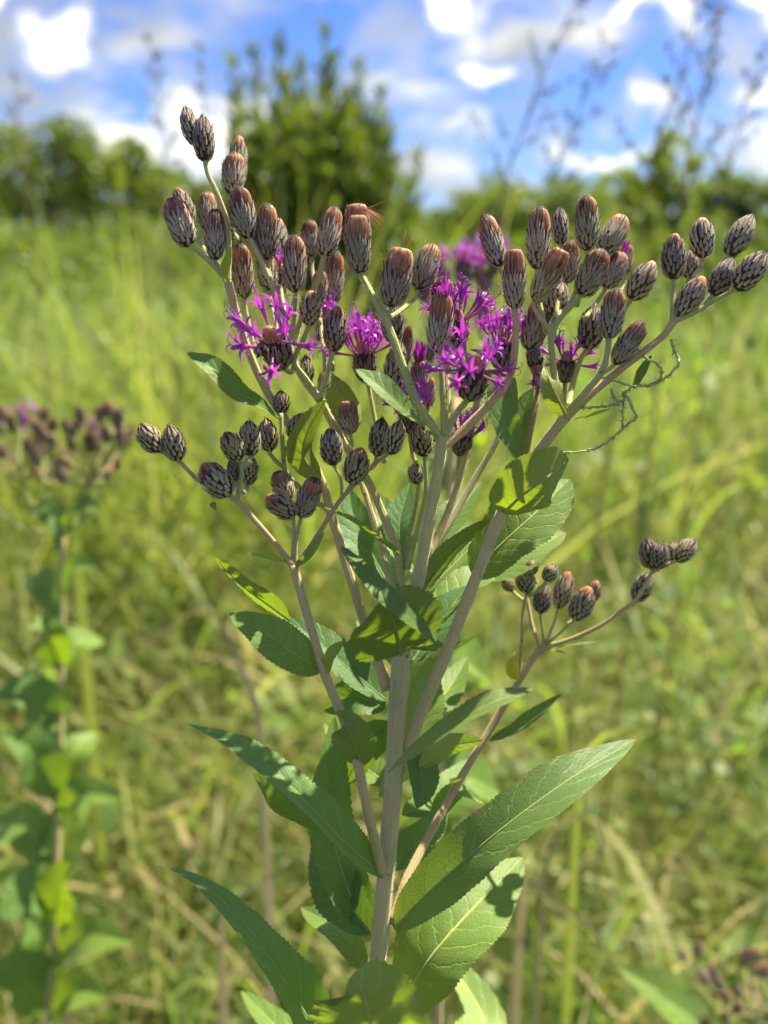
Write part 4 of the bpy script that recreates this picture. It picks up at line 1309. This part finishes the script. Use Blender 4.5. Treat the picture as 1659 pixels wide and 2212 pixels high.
    V([(858, 2080, 20), (900, 1990, 30), (940, 1940, 44)], 36, (-.2, .5, .8), tint=LIT, nl=36)
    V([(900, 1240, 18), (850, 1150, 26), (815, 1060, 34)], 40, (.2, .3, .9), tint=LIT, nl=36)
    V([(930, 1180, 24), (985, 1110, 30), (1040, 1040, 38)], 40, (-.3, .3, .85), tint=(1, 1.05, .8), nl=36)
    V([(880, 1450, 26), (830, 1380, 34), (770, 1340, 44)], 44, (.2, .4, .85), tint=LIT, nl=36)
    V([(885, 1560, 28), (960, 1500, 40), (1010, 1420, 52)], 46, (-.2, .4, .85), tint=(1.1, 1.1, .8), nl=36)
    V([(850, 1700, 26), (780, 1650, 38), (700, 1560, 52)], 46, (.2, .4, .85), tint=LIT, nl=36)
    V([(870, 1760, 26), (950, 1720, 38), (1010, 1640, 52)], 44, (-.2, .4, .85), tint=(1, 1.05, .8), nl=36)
    V([(760, 960, 14), (720, 900, 18), (700, 840, 24)], 22, (.3, .3, .85), tint=(1.1, 1.1, .8), nl=30)
    V([(1060, 900, 22), (1050, 840, 26), (1075, 780, 32)], 22, (-.2, .3, .85), tint=(1.1, 1.1, .8), nl=30)
    # lower leaves on the hidden part of the stem
    for q in range(7):
        a = 2.4 * q + 1.0
        s = O + (low - O) * (0.25 + 0.095 * q)
        d = np.array([math.cos(a), abs(math.sin(a)) * .9 + .1, 0])
        add_leaf(plant, O, [s, s + d * .03 + np.array([0, 0, .014]), s + d * .075 + np.array([0, 0, .016]), s + d * .11], .013, np.array([0, 0, 1.0]) - d * .2, None, (1, 1, .9), seed=q, nl=36)
    hv, hf = hair_mesh(hairs, 20000, 0.00062, 0.000030)
    o = link('stem_hairs', mesh('stem_hairs', hv - O, hf, G['hair'], smooth=False), plant)
    o['kind'] = 'stuff'
    # loose seed plume caught on the ragged head
    parts = []
    rr = random.Random(5)
    p0 = P(768, 449, -2)
    for q in range(22):
        a = rr.uniform(-.28, .28)
        e = P(768 + 62 * math.cos(.55 + a * .8) + rr.uniform(-6, 6), 449 + 62 * math.sin(.55 + a * .8) + rr.uniform(-4, 4), -4 + rr.uniform(-2, 2))
        tb = tube(np.array([p0, p0 * .5 + e * .5 + np.array([0, 0, .0006]), e]), [.00010, .00008, .00004], 4)
        parts.append((tb[0], tb[1], None, {'hz': np.ones(len(tb[0]))}))
    for e in ((827, 436), (836, 460), (800, 445)):
        tb = tube(spline([p0, P(795, 449, -3), P(*e, -6)], 6), np.linspace(.00007, .00003, 6), 4)
        parts.append((tb[0], tb[1], None, {'hz': np.ones(len(tb[0]))}))
    for e in ((877, 497), (871, 508), (884, 503), (893, 512), (880, 512)):
        tb = tube(np.array([P(868, 548, -8), P(*e, -10)]), [.00007, .00003], 4)
        parts.append((tb[0], tb[1], None, {'hz': np.ones(len(tb[0]))}))
    v, f, u, a = join(parts)
    link('seed_plume', mesh('seed_plume', v - O, f, G['pappus'], att=a), plant)
    return plant


build_main()


# ---------------------------------------------------------------- thorny vine tangled in the right arm, insect
def build_vine():
    lines = [[(1376, 756, -2), (1395, 773, -5), (1426, 792, -7), (1426, 818, -6), (1405, 832, -5), (1364, 833, -6), (1297, 816, -8)],
             [(1450, 734, -3), (1458, 760, -6), (1467, 781, -8), (1457, 798, -8), (1438, 817, -7), (1405, 831, -6), (1364, 836, -5), (1350, 850, -4)],
             [(1350, 846, -4), (1364, 878, -6), (1374, 902, -6), (1357, 915, -4), (1330, 940, -3), (1290, 968, -2), (1248, 976, -2), (1208, 977, -1)],
             [(1347, 846, -2), (1346, 880, -4), (1344, 926, -3)],
             [(1319, 842, -3), (1328, 862, -5), (1340, 868, -5), (1309, 878, -6), (1273, 880, -5), (1240, 882, -4)]]
    o0 = P(1450, 734, -3)
    root = link('thorny_vine', None, loc=tuple(o0))
    tag(root, 'thin pale thorny vine looped round the long flowering side branch', 'vine')
    th = []
    r = np.random.default_rng(3)
    for l in lines:
        c = spline([P(*p) for p in l], 10 * len(l))
        c[1:-1] += r.normal(size=(len(c) - 2, 3)) * .00012
        v, f, u = tube(c, np.linspace(.00034, .00022, len(c)), 6)
        s = link('stem', mesh('stem', v - o0, f, G['tendril'], uv=u), root)
        for i in range(1, len(c) - 1):
            for q in range(2):
                if r.random() < .38:
                    d = r.normal(size=3); d /= np.linalg.norm(d)
                    b = tube(np.array([c[i], c[i] + d * (.0011 + .001 * r.random())]), [.00013, .00002], 3)
                    th.append((b[0] - o0, b[1]))
    v, f, u, _ = join(th)
    t = link('thorns', mesh('thorns', v, f, G['thorn'], smooth=False), root)
    t['kind'] = 'stuff'


build_vine()


def build_bug():
    o0 = P(572, 752, -9)
    root = link('ambush_bug', None, loc=tuple(o0))
    tag(root, 'small mottled brown and cream bug clinging under the purple flower', 'insect')
    ax = nz(P(545, 768, -9) - P(596, 752, -8)); up = cv((0.1, .8, .5)); sd = nz(np.cross(ax, up))
    rings = []
    prof_ = [(-24, 3), (-20, 9), (-10, 13), (0, 17), (10, 20), (18, 14), (24, 4)]
    V, F = [], []
    for a, w in prof_:
        for k in range(10):
            t = 2 * math.pi * k / 10
            V.append(ax * a * PX + sd * math.cos(t) * w * PX * 1.1 + up * math.sin(t) * w * PX * .65)
    for i in range(len(prof_) - 1):
        for k in range(10):
            F.append((i * 10 + k, i * 10 + (k + 1) % 10, (i + 1) * 10 + (k + 1) % 10, (i + 1) * 10 + k))
    F.append(tuple(range(10))[::-1]); F.append(tuple(60 + k for k in range(10)))
    link('body', mesh('body', V, F, G['bug']), root)
    for e in (-1, 1):
        for a, l in ((-12, 1), (0, 1.1), (12, 1.2)):
            p = np.array([ax * a * PX + sd * e * 10 * PX, ax * (a * 1.3) * PX + sd * e * 26 * PX + up * 8 * PX, ax * a * 1.6 * PX + sd * e * 34 * l * PX - up * 16 * PX])
            b = tube(spline(p, 7), np.linspace(3, 1.5, 7) * PX * .5, 5)
            link('leg', mesh('leg', b[0], b[1], G['bugpale'], uv=b[2]), root)
        b = tube(np.array([ax * 14 * PX + sd * e * 14 * PX, ax * 24 * PX + sd * e * 28 * PX - up * 2 * PX]), [7 * PX, 1 * PX], 6)
        link('abdomen_spur', mesh('abdomen_spur', b[0], b[1], G['bug'], uv=b[2]), root)


build_bug()


# ---------------------------------------------------------------- other ironweeds, out of focus behind
def far_ironweed(label, depth, crown, forks, stempts, leaves, seed, purple=0, groundx=None, nfl=14, bud=(.72, .67, .60)):
    r = random.Random(seed)
    top = at(*stempts[0], depth)
    pts = [at(x, y, depth) for x, y in stempts]
    last = pts[-1]
    foot = np.array([last[0] + r.uniform(-.02, .02), last[1] + .02, 0.0]) if groundx is None else np.array([groundx[0], groundx[1], 0.0])
    O = foot
    sc = depth / FP
    plant = link('ironweed_plant', None, loc=tuple(O))
    tag(plant, label, 'wildflower', 'ironweed plants in the meadow')
    chain = [foot - np.array([0, 0, .02])] + ([foot * .5 + last * .5] if last[2] > .1 else []) + pts[::-1]
    stem_part(plant, O, chain, .0075, .0042, (1, .95, .85), 'main_stem', n=40, sides=8)
    fk = [at(x, y, depth + d) for x, y, d in forks]
    for p in fk:
        j = top + (p - top) * 0.0
        stem_part(plant, O, [j, j * .5 + p * .5 - np.array([0, 0, .012]), p], .0032, .002, (.8, .95, .7), 'branch', n=10, sides=6)
    for i, (x, y, d, kind, w) in enumerate(crown):
        base = at(x, y + 12, depth + d)
        k = min(range(len(fk)), key=lambda q: np.linalg.norm(fk[q] - base)) if fk else 0
        src = fk[k] if fk else top
        ax = nz(nz(base - src) * .6 + np.array([r.uniform(-.3, .3), r.uniform(-.3, .3), 1.0]))
        tip = base + ax * .0105
        h, L = add_head(plant, O, base, tip, w, kind, bud)
        stem_part(plant, O, [src, src * .5 + base * .5 - ax * .003, base + ax * .0003], .0016, .0013, (.8, .95, .7), 'flower_stalk', n=7, sides=6)
        if i < purple:
            add_florets(h, w, L, nfl, .0085, 10, 95, .8, False, (1, 1, 1), None, seed + i)
    for (x0, y0, x1, y1, hw, dz, tint) in leaves:
        a, b = at(x0, y0, depth), at(x1, y1, depth + dz)
        m = a * .5 + b * .5 + np.array([0, 0, .008])
        g = np.linalg.norm(b - a)
        add_leaf(plant, O, [a, a * .75 + b * .25 + np.array([0, 0, .007]), m, b - np.array([0, 0, .008])], hw * .9, nz(np.array([r.uniform(-.3, .3), -.55, .7])), None, tint, seed=int(x1) + 500, nl=30)
    return plant


r_ = random.Random(21)
crownL = []
for cx, cy, sx_, sy_, n in ((45, 945, 85, 55, 26), (215, 935, 75, 50, 28), (195, 1020, 75, 28, 12), (110, 1000, 60, 40, 8), (-90, 960, 60, 50, 8)):
    for q in range(n):
        a, e = r_.uniform(0, 6.28), r_.random() ** .5
        crownL.append((cx + sx_ * e * math.cos(a), cy + sy_ * e * math.sin(a), r_.uniform(-.05, .06), r_.choice(['closed', 'tipped', 'brush']), .0062))
crownL.insert(0, (95, 935, -.03, 'cup', .0062)); crownL.insert(0, (195, 960, -.03, 'cup', .0062)); crownL.insert(0, (30, 925, 0, 'cup', .0062))
GR1 = (1.1, 1.15, .8); GR2 = (1.3, 1.25, .8); GR3 = (1.0, 1.1, .95)
far_ironweed('ironweed with a flat dusky cluster of buds and broad leaves all down its stem', 0.64, crownL,
             [(40, 1030, 0), (95, 1040, .03), (200, 1030, -.02), (220, 1040, .04), (-60, 1050, .03)], [(135, 1150), (135, 1250), (132, 1500), (125, 1800), (115, 2050), (105, 2212)],
             [(135, 1160, 60, 1090, .010, .02, GR3), (137, 1160, 215, 1075, .011, -.03, GR1), (135, 1200, 190, 1110, .010, .03, GR2), (133, 1290, 210, 1200, .011, -.02, GR1), (133, 1330, 50, 1240, .012, .02, GR3),
              (132, 1440, 60, 1330, .014, -.03, GR1), (130, 1460, 225, 1360, .012, .03, GR2), (128, 1560, -20, 1480, .016, -.02, GR3), (130, 1600, 70, 1450, .014, .03, GR1),
              (125, 1720, 0, 1560, .018, -.03, GR3), (128, 1730, 210, 1560, .015, .02, GR2), (125, 1780, 260, 1700, .015, -.03, GR1), (122, 1860, -30, 1760, .018, .02, GR1), (120, 1900, 190, 1680, .017, .03, GR2),
              (118, 1960, 0, 1960, .020, -.03, GR3), (116, 2010, 150, 1840, .018, -.02, GR2), (112, 2080, 290, 2010, .016, -.03, GR2), (112, 2120, 60, 1960, .020, .02, GR1), (110, 2170, -40, 2080, .02, -.02, GR1), (110, 2200, 230, 2130, .016, -.02, GR2)],
             31, purple=3, nfl=4)
crownR = []
for cx, cy, sx_, sy_, n in ((1500, 2060, 25, 20, 3), (1540, 2130, 70, 40, 10), (1620, 2100, 40, 40, 7), (1430, 2140, 30, 30, 4), (1490, 2180, 70, 30, 9), (1600, 2190, 60, 25, 8), (1700, 2140, 40, 50, 5)):
    for q in range(n):
        a, e = r_.uniform(0, 6.28), r_.random() ** .5
        crownR.append((cx + sx_ * e * math.cos(a), cy + sy_ * e * math.sin(a), r_.uniform(-.05, .05), r_.choice(['closed', 'tipped', 'tipped', 'brush']), .0066))
far_ironweed('short ironweed with clustered brown-tipped buds low in the grass', 0.66, crownR,
             [(1480, 2190, 0), (1560, 2190, .02), (1630, 2190, -.02), (1690, 2210, 0)], [(1560, 2260), (1570, 2350)],
             [(1560, 2300, 1330, 2060, .019, -.06, (1.5, 1.4, 1.3)), (1560, 2320, 1420, 2120, .016, -.08, (1.4, 1.35, 1.2)), (1565, 2310, 1700, 2230, .015, .03, GR1)], 37, bud=(1.25, 1.15, 1.1))
crownB = [(1000, 602, 0, 'cup', .0095), (1045, 618, .02, 'brush', .0075), (1040, 690, .01, 'brush', .0075), (915, 640, -.02, 'brush', .007), (1065, 585, .02, 'cup', .007), (960, 600, .03, 'cup', .008), (1025, 590, .03, 'cup', .008), (870, 690, .02, 'closed', .006), (925, 770, -.02, 'closed', .006)]
far_ironweed('purple-topped ironweed mostly hidden behind the largest ironweed', 0.46, [crownB[0], crownB[5], crownB[6], crownB[4]] + crownB[1:4] + crownB[7:],
             [(1000, 700, 0), (1040, 740, .01), (930, 740, 0)], [(985, 860), (975, 1000), (960, 1300), (950, 1700), (945, 2212)],
             [(975, 1010, 1040, 930, .010, .03, GR1), (972, 1060, 900, 980, .010, .02, GR2), (965, 1250, 1080, 1180, .014, .03, GR1), (962, 1300, 850, 1250, .014, .03, GR1), (955, 1500, 1060, 1440, .016, .02, GR2), (955, 1560, 820, 1500, .016, .03, GR1), (950, 1760, 1080, 1680, .017, .03, GR1), (950, 1850, 850, 1760, .016, .03, GR2)],
             43, purple=4, nfl=10)


# ---------------------------------------------------------------- tall leafy bush against the sky
def build_bush():
    r = np.random.default_rng(12)
    depth = 3.3
    c0 = at(690, 564, depth)
    root = link('tall_bush', None, loc=(c0[0], c0[1], 0))
    tag(root, 'tall leafy bush of upright shoots standing dark against the sky', 'bush')
    k = depth / FP
    sh = []
    # shoot tips in the picture
    tips = [(498, 110), (520, 190), (545, 80), (575, 170), (600, 75), (628, 140), (652, 95), (690, 160), (702, 50), (722, 110), (748, 180), (775, 120), (800, 210), (830, 170), (845, 250), (905, 320), (880, 380), (505, 250), (535, 290)]
    tips += [(x, y + r.uniform(60, 150)) for x in range(500, 850, 22) for y in (170,)]
    tips += [(x + r.uniform(-12, 12), y + r.uniform(0, 90)) for x in range(490, 860, 20) for y in (300, 400)]
    L_p, L_d, L_n, L_s = [], [], [], []
    for i, (x, y) in enumerate(tips):
        d = depth + r.uniform(-.28, .28)
        tip = at(x, y, d)
        foot = np.array([c0[0] + (x - 690) * k * .62, c0[1] + (d - depth) * .7, 0.0])
        pts = spline([foot, foot * .6 + tip * .4 + np.array([0, 0, .15]), tip], 14)
        v, f, u = tube(pts, np.linspace(.008, .0015, 14), 6)
        o = link('stem', mesh('stem', v - np.array([c0[0], c0[1], 0]), f, G['bark'], uv=u), root)
        n = 190
        s = 0.34 + 0.64 * r.random(n) ** 1.15
        p = np.stack([np.interp(s * 13, range(14), pts[:, q]) for q in range(3)], 1)
        a = r.random(n) * 6.283
        el = 0.75 + 0.6 * r.random(n)
        dd = np.stack([np.cos(a) * np.cos(el), np.sin(a) * np.cos(el), np.sin(el)], 1)
        L_p.append(p); L_d.append(dd); L_s.append((0.07 + .08 * r.random(n)) * (1.3 - .8 * s)); L_n.append(r.random(n))
    n = 1700                                        # side shoots filling the middle of the bush
    q = r.normal(size=(n, 3)); q /= np.linalg.norm(q, axis=1)[:, None]; q *= (r.random(n) ** .5)[:, None]
    p = np.array([at(675 + 165 * a, 395 + 160 * b, depth + .3 * c) for a, b, c in q])
    a = r.random(n) * 6.283; el = .5 + .8 * r.random(n)
    L_p.append(p); L_d.append(np.stack([np.cos(a) * np.cos(el), np.sin(a) * np.cos(el), np.sin(el)], 1)); L_s.append(.05 + .05 * r.random(n)); L_n.append(r.random(n))
    p = np.vstack(L_p); d = np.vstack(L_d); s = np.concatenate(L_s)[:, None]; tn = np.concatenate(L_n)
    n = len(p)
    sd = np.cross(d, r.normal(size=(n, 3))); sd /= np.linalg.norm(sd, axis=1)[:, None]
    nn = np.cross(sd, d)
    V = np.stack([p, p + d * s * .45 + sd * s * .13 + nn * s * .03, p + d * s + nn * s * -.12, p + d * s * .45 - sd * s * .13 + nn * s * .03], 1).reshape(-1, 3)
    F = np.arange(4 * n).reshape(-1, 4)
    o = link('foliage', mesh('foliage', V - np.array([c0[0], c0[1], 0]), F, G['tree'], att={'tone': np.repeat(.25 + .6 * tn, 4)}), root)
    o['kind'] = 'stuff'
    o.color = (.85, .86, .65, 1)


build_bush()


# ---------------------------------------------------------------- tall grass stalks with seed heads against the sky
def grass_stalk(label, depth, path, head_from, size, seed, leafy=True):
    r = np.random.default_rng(seed)
    pts = [at(x, y, depth) for x, y in path]        # bottom to top
    f = pts[0]
    d0 = nz(pts[1] - pts[0]) if len(pts) > 1 else np.array([0, 0, 1.0])
    foot = np.array([f[0] - d0[0] * .25, f[1] + .02, 0.0])
    root = link('grass_stalk', None, loc=tuple(foot))
    tag(root, label, 'grass stalk', 'tall seeding grass stalks')
    c = spline([foot - np.array([0, 0, .02]), foot * .55 + f * .45 - np.array([d0[0] * .02, 0, 0]), *pts], 40)
    v, fc, u = tube(c, np.linspace(.0027, .0008, 40), 6)
    o = link('stem', mesh('stem', v - foot, fc, G['dry'], uv=u), root)
    o.color = (.5, .55, .45, 1)
    parts = []
    n0 = int(40 * head_from)
    for i in range(n0, 40):
        fr = (i - n0) / (40 - n0)
        for q in range(2):
            a = r.random() * 6.28
            tan = nz(c[min(i + 1, 39)] - c[i - 1])
            sd = nz(np.cross(tan, r.normal(size=3)))
            L = size * (1 - .75 * fr) * (.5 + .7 * r.random())
            e = c[i] + (tan * .75 + sd * .65) * L
            m = c[i] + (tan * .45 + sd * .3) * L
            b = tube(np.array([c[i], m, e]), [.0006, .0005, .0003], 3, False)
            parts.append((b[0] - foot, b[1]))
            for w in range(6):
                t = .35 + .65 * r.random()
                pp = c[i] * (1 - t) + e * t
                dd = nz(tan + .6 * r.normal(size=3)) * (.006 + .004 * r.random()); ss = nz(np.cross(dd, r.normal(size=3))) * .0015; tt = nz(np.cross(dd, ss)) * .0013
                V = np.array([pp, pp + dd * .5 + ss, pp + dd * .5 + tt, pp + dd * .5 - ss, pp + dd * .5 - tt, pp + dd])
                F = [(0, 1, 2), (0, 2, 3), (0, 3, 4), (0, 4, 1), (5, 2, 1), (5, 3, 2), (5, 4, 3), (5, 1, 4)]
                parts.append((V - foot, F))
    v, fc, u, _ = join(parts)
    link('seed_head', mesh('seed_head', v, fc, G['seed'], smooth=False), root)
    if leafy:
        for q in range(3):
            i = 8 + 6 * q
            a = r.random() * 6.28
            vv, ff, tt = blades(c[i][None, :], np.array([.28]), np.array([.008]), np.array([.25]), np.array([a]), np.array([1.3]), np.array([.5]), 8)
            link('leaf_blade', mesh('leaf_blade', vv - foot, ff, G['grass'], att={'tone': tt}), root)


STALKS = [
    ('seeding grass stalk leaning in the open sky, taller of the leaning pair', 1.05, [(1085, 420), (1130, 280), (1175, 150), (1240, 10)], .80, .075, 1),
    ('seeding grass stalk leaning in the open sky, shorter of the leaning pair', 1.0, [(1190, 400), (1230, 290), (1265, 200), (1300, 120)], .80, .07, 2),
    ('seeding grass stalk rising over the pointed tree with a loose open head', 0.95, [(1480, 380), (1510, 250), (1535, 130), (1560, -20)], .76, .085, 3),
    ('slim seeding grass stalk just before the pointed tree, head in the sky', 1.0, [(1410, 330), (1450, 220), (1485, 110), (1520, -10)], .80, .07, 4),
    ('seeding grass stalk at the far end of the tree row with a drooping head', 1.1, [(1570, 420), (1590, 300), (1610, 210), (1640, 140)], .80, .07, 5),
    ('slender seeding grass stalk before the gap next to the open-crowned tree', 1.25, [(355, 420), (352, 300), (340, 180), (325, 95)], .84, .05, 6),
    ('thin grass stalk with a short head standing over the open-crowned tree', 1.3, [(55, 420), (45, 320), (40, 250), (42, 190)], .88, .04, 7),
    ('grass stalk with a narrow head beside the bush shoots', 1.3, [(440, 420), (442, 280), (440, 190), (438, 120)], .88, .04, 8),
]
for s in STALKS:
    grass_stalk(*s)


# ---------------------------------------------------------------- single grass blades that stand out of the meadow
def grass_blade(label, depth, path, width, dry=True, tint=(1, 1, 1), to_ground=True):
    pts = [at(x, y, depth + d) for x, y, d in path]
    f = pts[0]
    foot = np.array([f[0] + (f[0] - pts[1][0]) * .25, f[1] + .01, 0.0])
    chain = ([foot, foot * .5 + f * .5] if to_ground else []) + pts
    c = spline(chain, 40)
    n = 40
    T = np.gradient(c, axis=0)
    V = []
    for i in range(n):
        t = i / (n - 1)
        S = nz(np.cross(nz(T[i]), cv((.15, .25, 1))))
        N = nz(np.cross(S, nz(T[i])))
        w = width * .5 * (.6 + .4 * math.sin(math.pi * min(t * 1.1, 1))) * (1 - t ** 6) * (min(1, .2 + t * 1.5))
        V += [c[i] - S * w + N * w * .3, c[i], c[i] + S * w + N * w * .3]
    F = [(i * 3 + k, i * 3 + k + 1, i * 3 + k + 4, i * 3 + k + 3) for i in range(n - 1) for k in range(2)]
    me = mesh('grass_blade', np.array(V) - foot, F, G['dry'] if dry else G['grass'], att={'tone': np.full(len(V), .33)})
    me.name = 'arched_grass'
    o = link('arched_grass', me, loc=tuple(foot))
    o.color = (*tint, 1)
    tag(o, label, 'grass blade', 'grass blades standing out of the meadow')


grass_blade('straw coloured grass blade snapped over in a sharp bend', 0.62, [(560, 1560, 0), (500, 1400, 0), (447, 1305, -.01), (330, 1385, -.02), (208, 1472, -.03)], .0075, tint=(.85, .92, .75))
grass_blade('broad pinkish dry blade lying slanted beside the fold-edged leaf', 0.60, [(480, 1980, 0), (560, 1910, 0), (640, 1855, 0), (680, 1860, .01)], .0090, tint=(.95, .86, .70))
grass_blade('pale green blade arching over above the big toothed leaf', 0.70, [(1250, 1700, .05), (1290, 1600, 0), (1380, 1572, -.02), (1500, 1600, -.03), (1640, 1690, -.04)], .0080, False)
grass_blade('pale blade bowed low behind the ribbed pale leaf', 0.66, [(1130, 1900, 0), (1200, 1955, 0), (1270, 1995, 0), (1330, 2090, 0), (1400, 2190, 0)], .0095, True, (.85, .95, .6))
grass_blade('thin arched blade low over the tangled grass', 0.74, [(1180, 1850, 0), (1240, 1770, 0), (1330, 1730, 0), (1420, 1760, 0)], .0060, True, (.8, .95, .6))
grass_blade('bright yellow green upright blade near the dusky flat head', 1.1, [(150, 1000, 0), (148, 900, 0), (145, 780, 0)], .0120, False)
